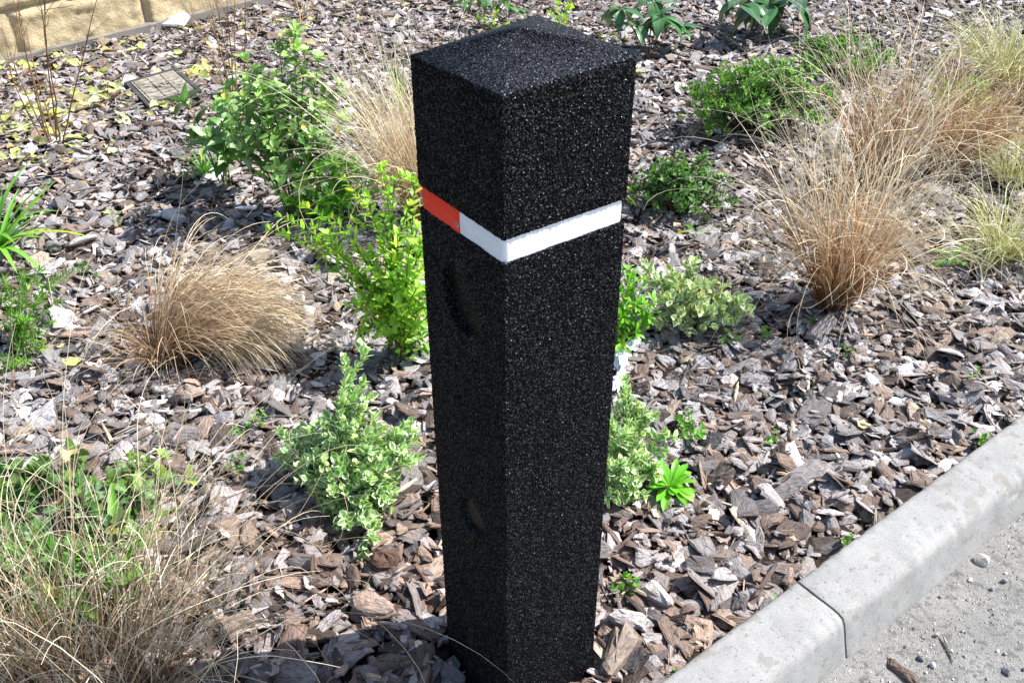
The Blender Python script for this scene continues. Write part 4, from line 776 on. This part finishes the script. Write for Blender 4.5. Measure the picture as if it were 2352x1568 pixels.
def stone(name, label, uv, r, col, seed, sq=.7, base=ZR, group='stones on the road', cat='stone'):
    q = np.random.default_rng(seed); p = gp(*uv, base); b = MB(); nu, nv = 12, 7; V = []
    for i in range(nv+1):
        for j in range(nu): th, ph = math.pi*i/nv, 2*math.pi*j/nu; V.append([math.sin(th)*math.cos(ph), math.sin(th)*math.sin(ph)*.75, math.cos(th)*sq])
    V = np.array(V); n = 1+.5*(fbm(V[:, 0]*2.3+seed*3.1, V[:, 1]*2.3+V[:, 2]*2.9, seed)-.45); V = V*n[:, None]; nv1 = nv+1
    for _ in range(10):
        d = nrm(q.normal(0, 1, (1, 3)))[0]; k = V @ d; lim = q.uniform(.42, .72); V = V-np.maximum(k-lim, 0)[:, None]*d
    a = q.uniform(0, 6); c, s = math.cos(a), math.sin(a); V = V @ np.array([[c, s, 0], [-s, c, 0], [0, 0, 1]]); V *= r
    ctr = np.array([p[0], p[1], base+r*sq*.62]); idx = np.arange(nv1*nu).reshape(nv1, nu); nx = np.roll(idx, -1, 1)
    b.add(V+ctr, quads=np.stack([idx[:-1], idx[1:], nx[1:], nx[:-1]], -1).reshape(-1, 4), col=col, att=V); return tag(b.build(name, MAT['attr'], origin=ctr), label, cat, group)
for uv, r, c, lab in (((2252, 1292), .020, (.50, .46, .39), 'biggest stone on the road, knobbly and cream'), ((2228, 1333), .0075, (.60, .56, .48), 'small cream pebble just below the biggest stone on the road'), ((2305, 1335), .008, (.24, .24, .25), 'dark grey pebble to the side of the cream pebble on the road'), ((2113, 1513), .009, (.12, .13, .15), 'dark slate pebble between the chip and the twig on the road'),
                      ((2140, 1528), .009, (.38, .38, .39), 'light grey pebble beside the dark slate pebble on the road'), ((2310, 1545), .0115, (.22, .23, .25), 'blue grey pebble nearest the bottom corner of the road'), ((2185, 1495), .005, (.55, .53, .48), 'tiny pale pebble next to the twig on the road'), ((2215, 1508), .005, (.24, .24, .26), 'tiny dark pebble between the twig and the blue grey pebble'),
                      ((2308, 1503), .006, (.3, .31, .33), 'small grey pebble just above the blue grey pebble on the road'), ((2160, 1372), .006, (.32, .30, .28), 'small brownish pebble near the foot of the kerb'), ((2280, 1352), .007, (.40, .38, .35), 'flat grey stone below the dark grey pebble on the road'), ((2150, 1460), .007, (.36, .33, .29), 'flat brown stone touching the twig on the road')):
    stone('pebble', lab, uv, r, c, int(uv[0]+uv[1]))
def grit():
    b = MB(); n = 15000; s = rng.uniform(-1.1, 1.5, n); d = .152+rng.exponential(.16, n)**1.0; d = np.where(rng.random(n) < .35, .15+rng.exponential(.02, n), d); r = np.exp(rng.normal(math.log(.0013), .5, n)).clip(.0005, .005)
    P = K0+s[:, None]*KD+d[:, None]*KN; P[:, 2] = ZR+.010*(fbm(s*9, d*9, 3)-.5)+r*.3
    T = nrm(np.array([[1, 1, 1], [-1, -1, 1], [-1, 1, -1], [1, -1, -1], [0, 0, 1.6]], float)); V = P[:, None]+(T[None]*rng.uniform(.5, 1.4, (n, 5, 3)))*r[:, None, None]*[1.2, 1.2, .8]
    t = np.array([[0, 1, 4], [1, 2, 4], [2, 3, 4], [3, 0, 4], [0, 3, 1], [1, 3, 2]]); c = np.array([[.42, .40, .36], [.20, .19, .18], [.55, .53, .49], [.32, .27, .21]])[rng.integers(0, 4, n)]
    b.add(V.reshape(-1, 3), tris=(t[None]+(np.arange(n)*5)[:, None, None]).reshape(-1, 3), col=np.repeat(c, 5, 0)); tag(b.build('road_grit', MAT['attr']), 'loose grit and dust on the road along the kerb', 'grit', kind='stuff')
grit()

# white board by the wall, crumpled foil by the post
def white_board():
    b = MB(); top = [(345, 46, .03), (405, 16, .06), (436, 36, .045), (421, 57, .03), (351, 55, .018)]
    P = np.array([gp(u, v, z+HM) for u, v, z in top]); c = P.mean(0); n = len(P); low = P-np.array([0, 0, .012]); dome_ = c+np.array([0, 0, .006])
    b.add(np.concatenate([P, [dome_]]), tris=[[k, (k+1) % n, n] for k in range(n)]); b.add(np.concatenate([low, [c-[0, 0, .012]]]), tris=[[(k+1) % n, k, n] for k in range(n)])
    b.add(np.concatenate([P, low]), quads=[[k, k+n, (k+1) % n+n, (k+1) % n] for k in range(n)])
    m, nn, bb = newmat('white_plastic', .4, .5); nn.links.new(ramp(nn, noise(nn, geo(nn), 30, 4), [(.3, .72), (.7, .86)]), bb.inputs['Base Color'])
    tag(b.build('plastic_sheet', m, origin=c), 'bright white piece of plastic sheet against the foot of the yellow wall', 'litter')
white_board()
def foil():
    c = gp(1432, 850, HM); n1, n2 = 34, 16; s = np.linspace(0, 1, n1); t = np.linspace(-1, 1, n2); S, T = np.meshgrid(s, t, indexing='ij'); pth = np.array([gp(u, v, HM+.012) for u, v in ((1458, 785), (1425, 812), (1428, 850), (1415, 880), (1405, 905))]); k = np.linspace(0, 1, 5)
    X, Y = np.interp(S, k, pth[:, 0]), np.interp(S, k, pth[:, 1]); wd = .022*(1+.5*np.sin(S*9)); P = np.stack([X+T*wd*.9, Y+T*wd*.3, HM+.006+.02*(1-T**2)+0*S], -1)
    P += (rng.normal(0, .0032, P.shape))+.012*(fbm(S*9, T*3+5, 77)-.5)[..., None]
    idx = np.arange(n1*n2).reshape(n1, n2); b = MB(); b.add(P.reshape(-1, 3), quads=np.stack([idx[:-1, :-1], idx[1:, :-1], idx[1:, 1:], idx[:-1, 1:]], -1).reshape(-1, 4))
    m, nn, bb = newmat('crumpled_foil', .8, .25); bb.inputs['Base Color'].default_value = (.85, .87, .88, 1); bb.inputs['Metallic'].default_value = .25; bump(nn, bb, noise(nn, geo(nn), 120, 3), .6, .004)
    tag(b.build('crumpled_wrapper', m, origin=c), 'crumpled shiny white wrapper lying beside the post between green plants', 'litter')
foil()
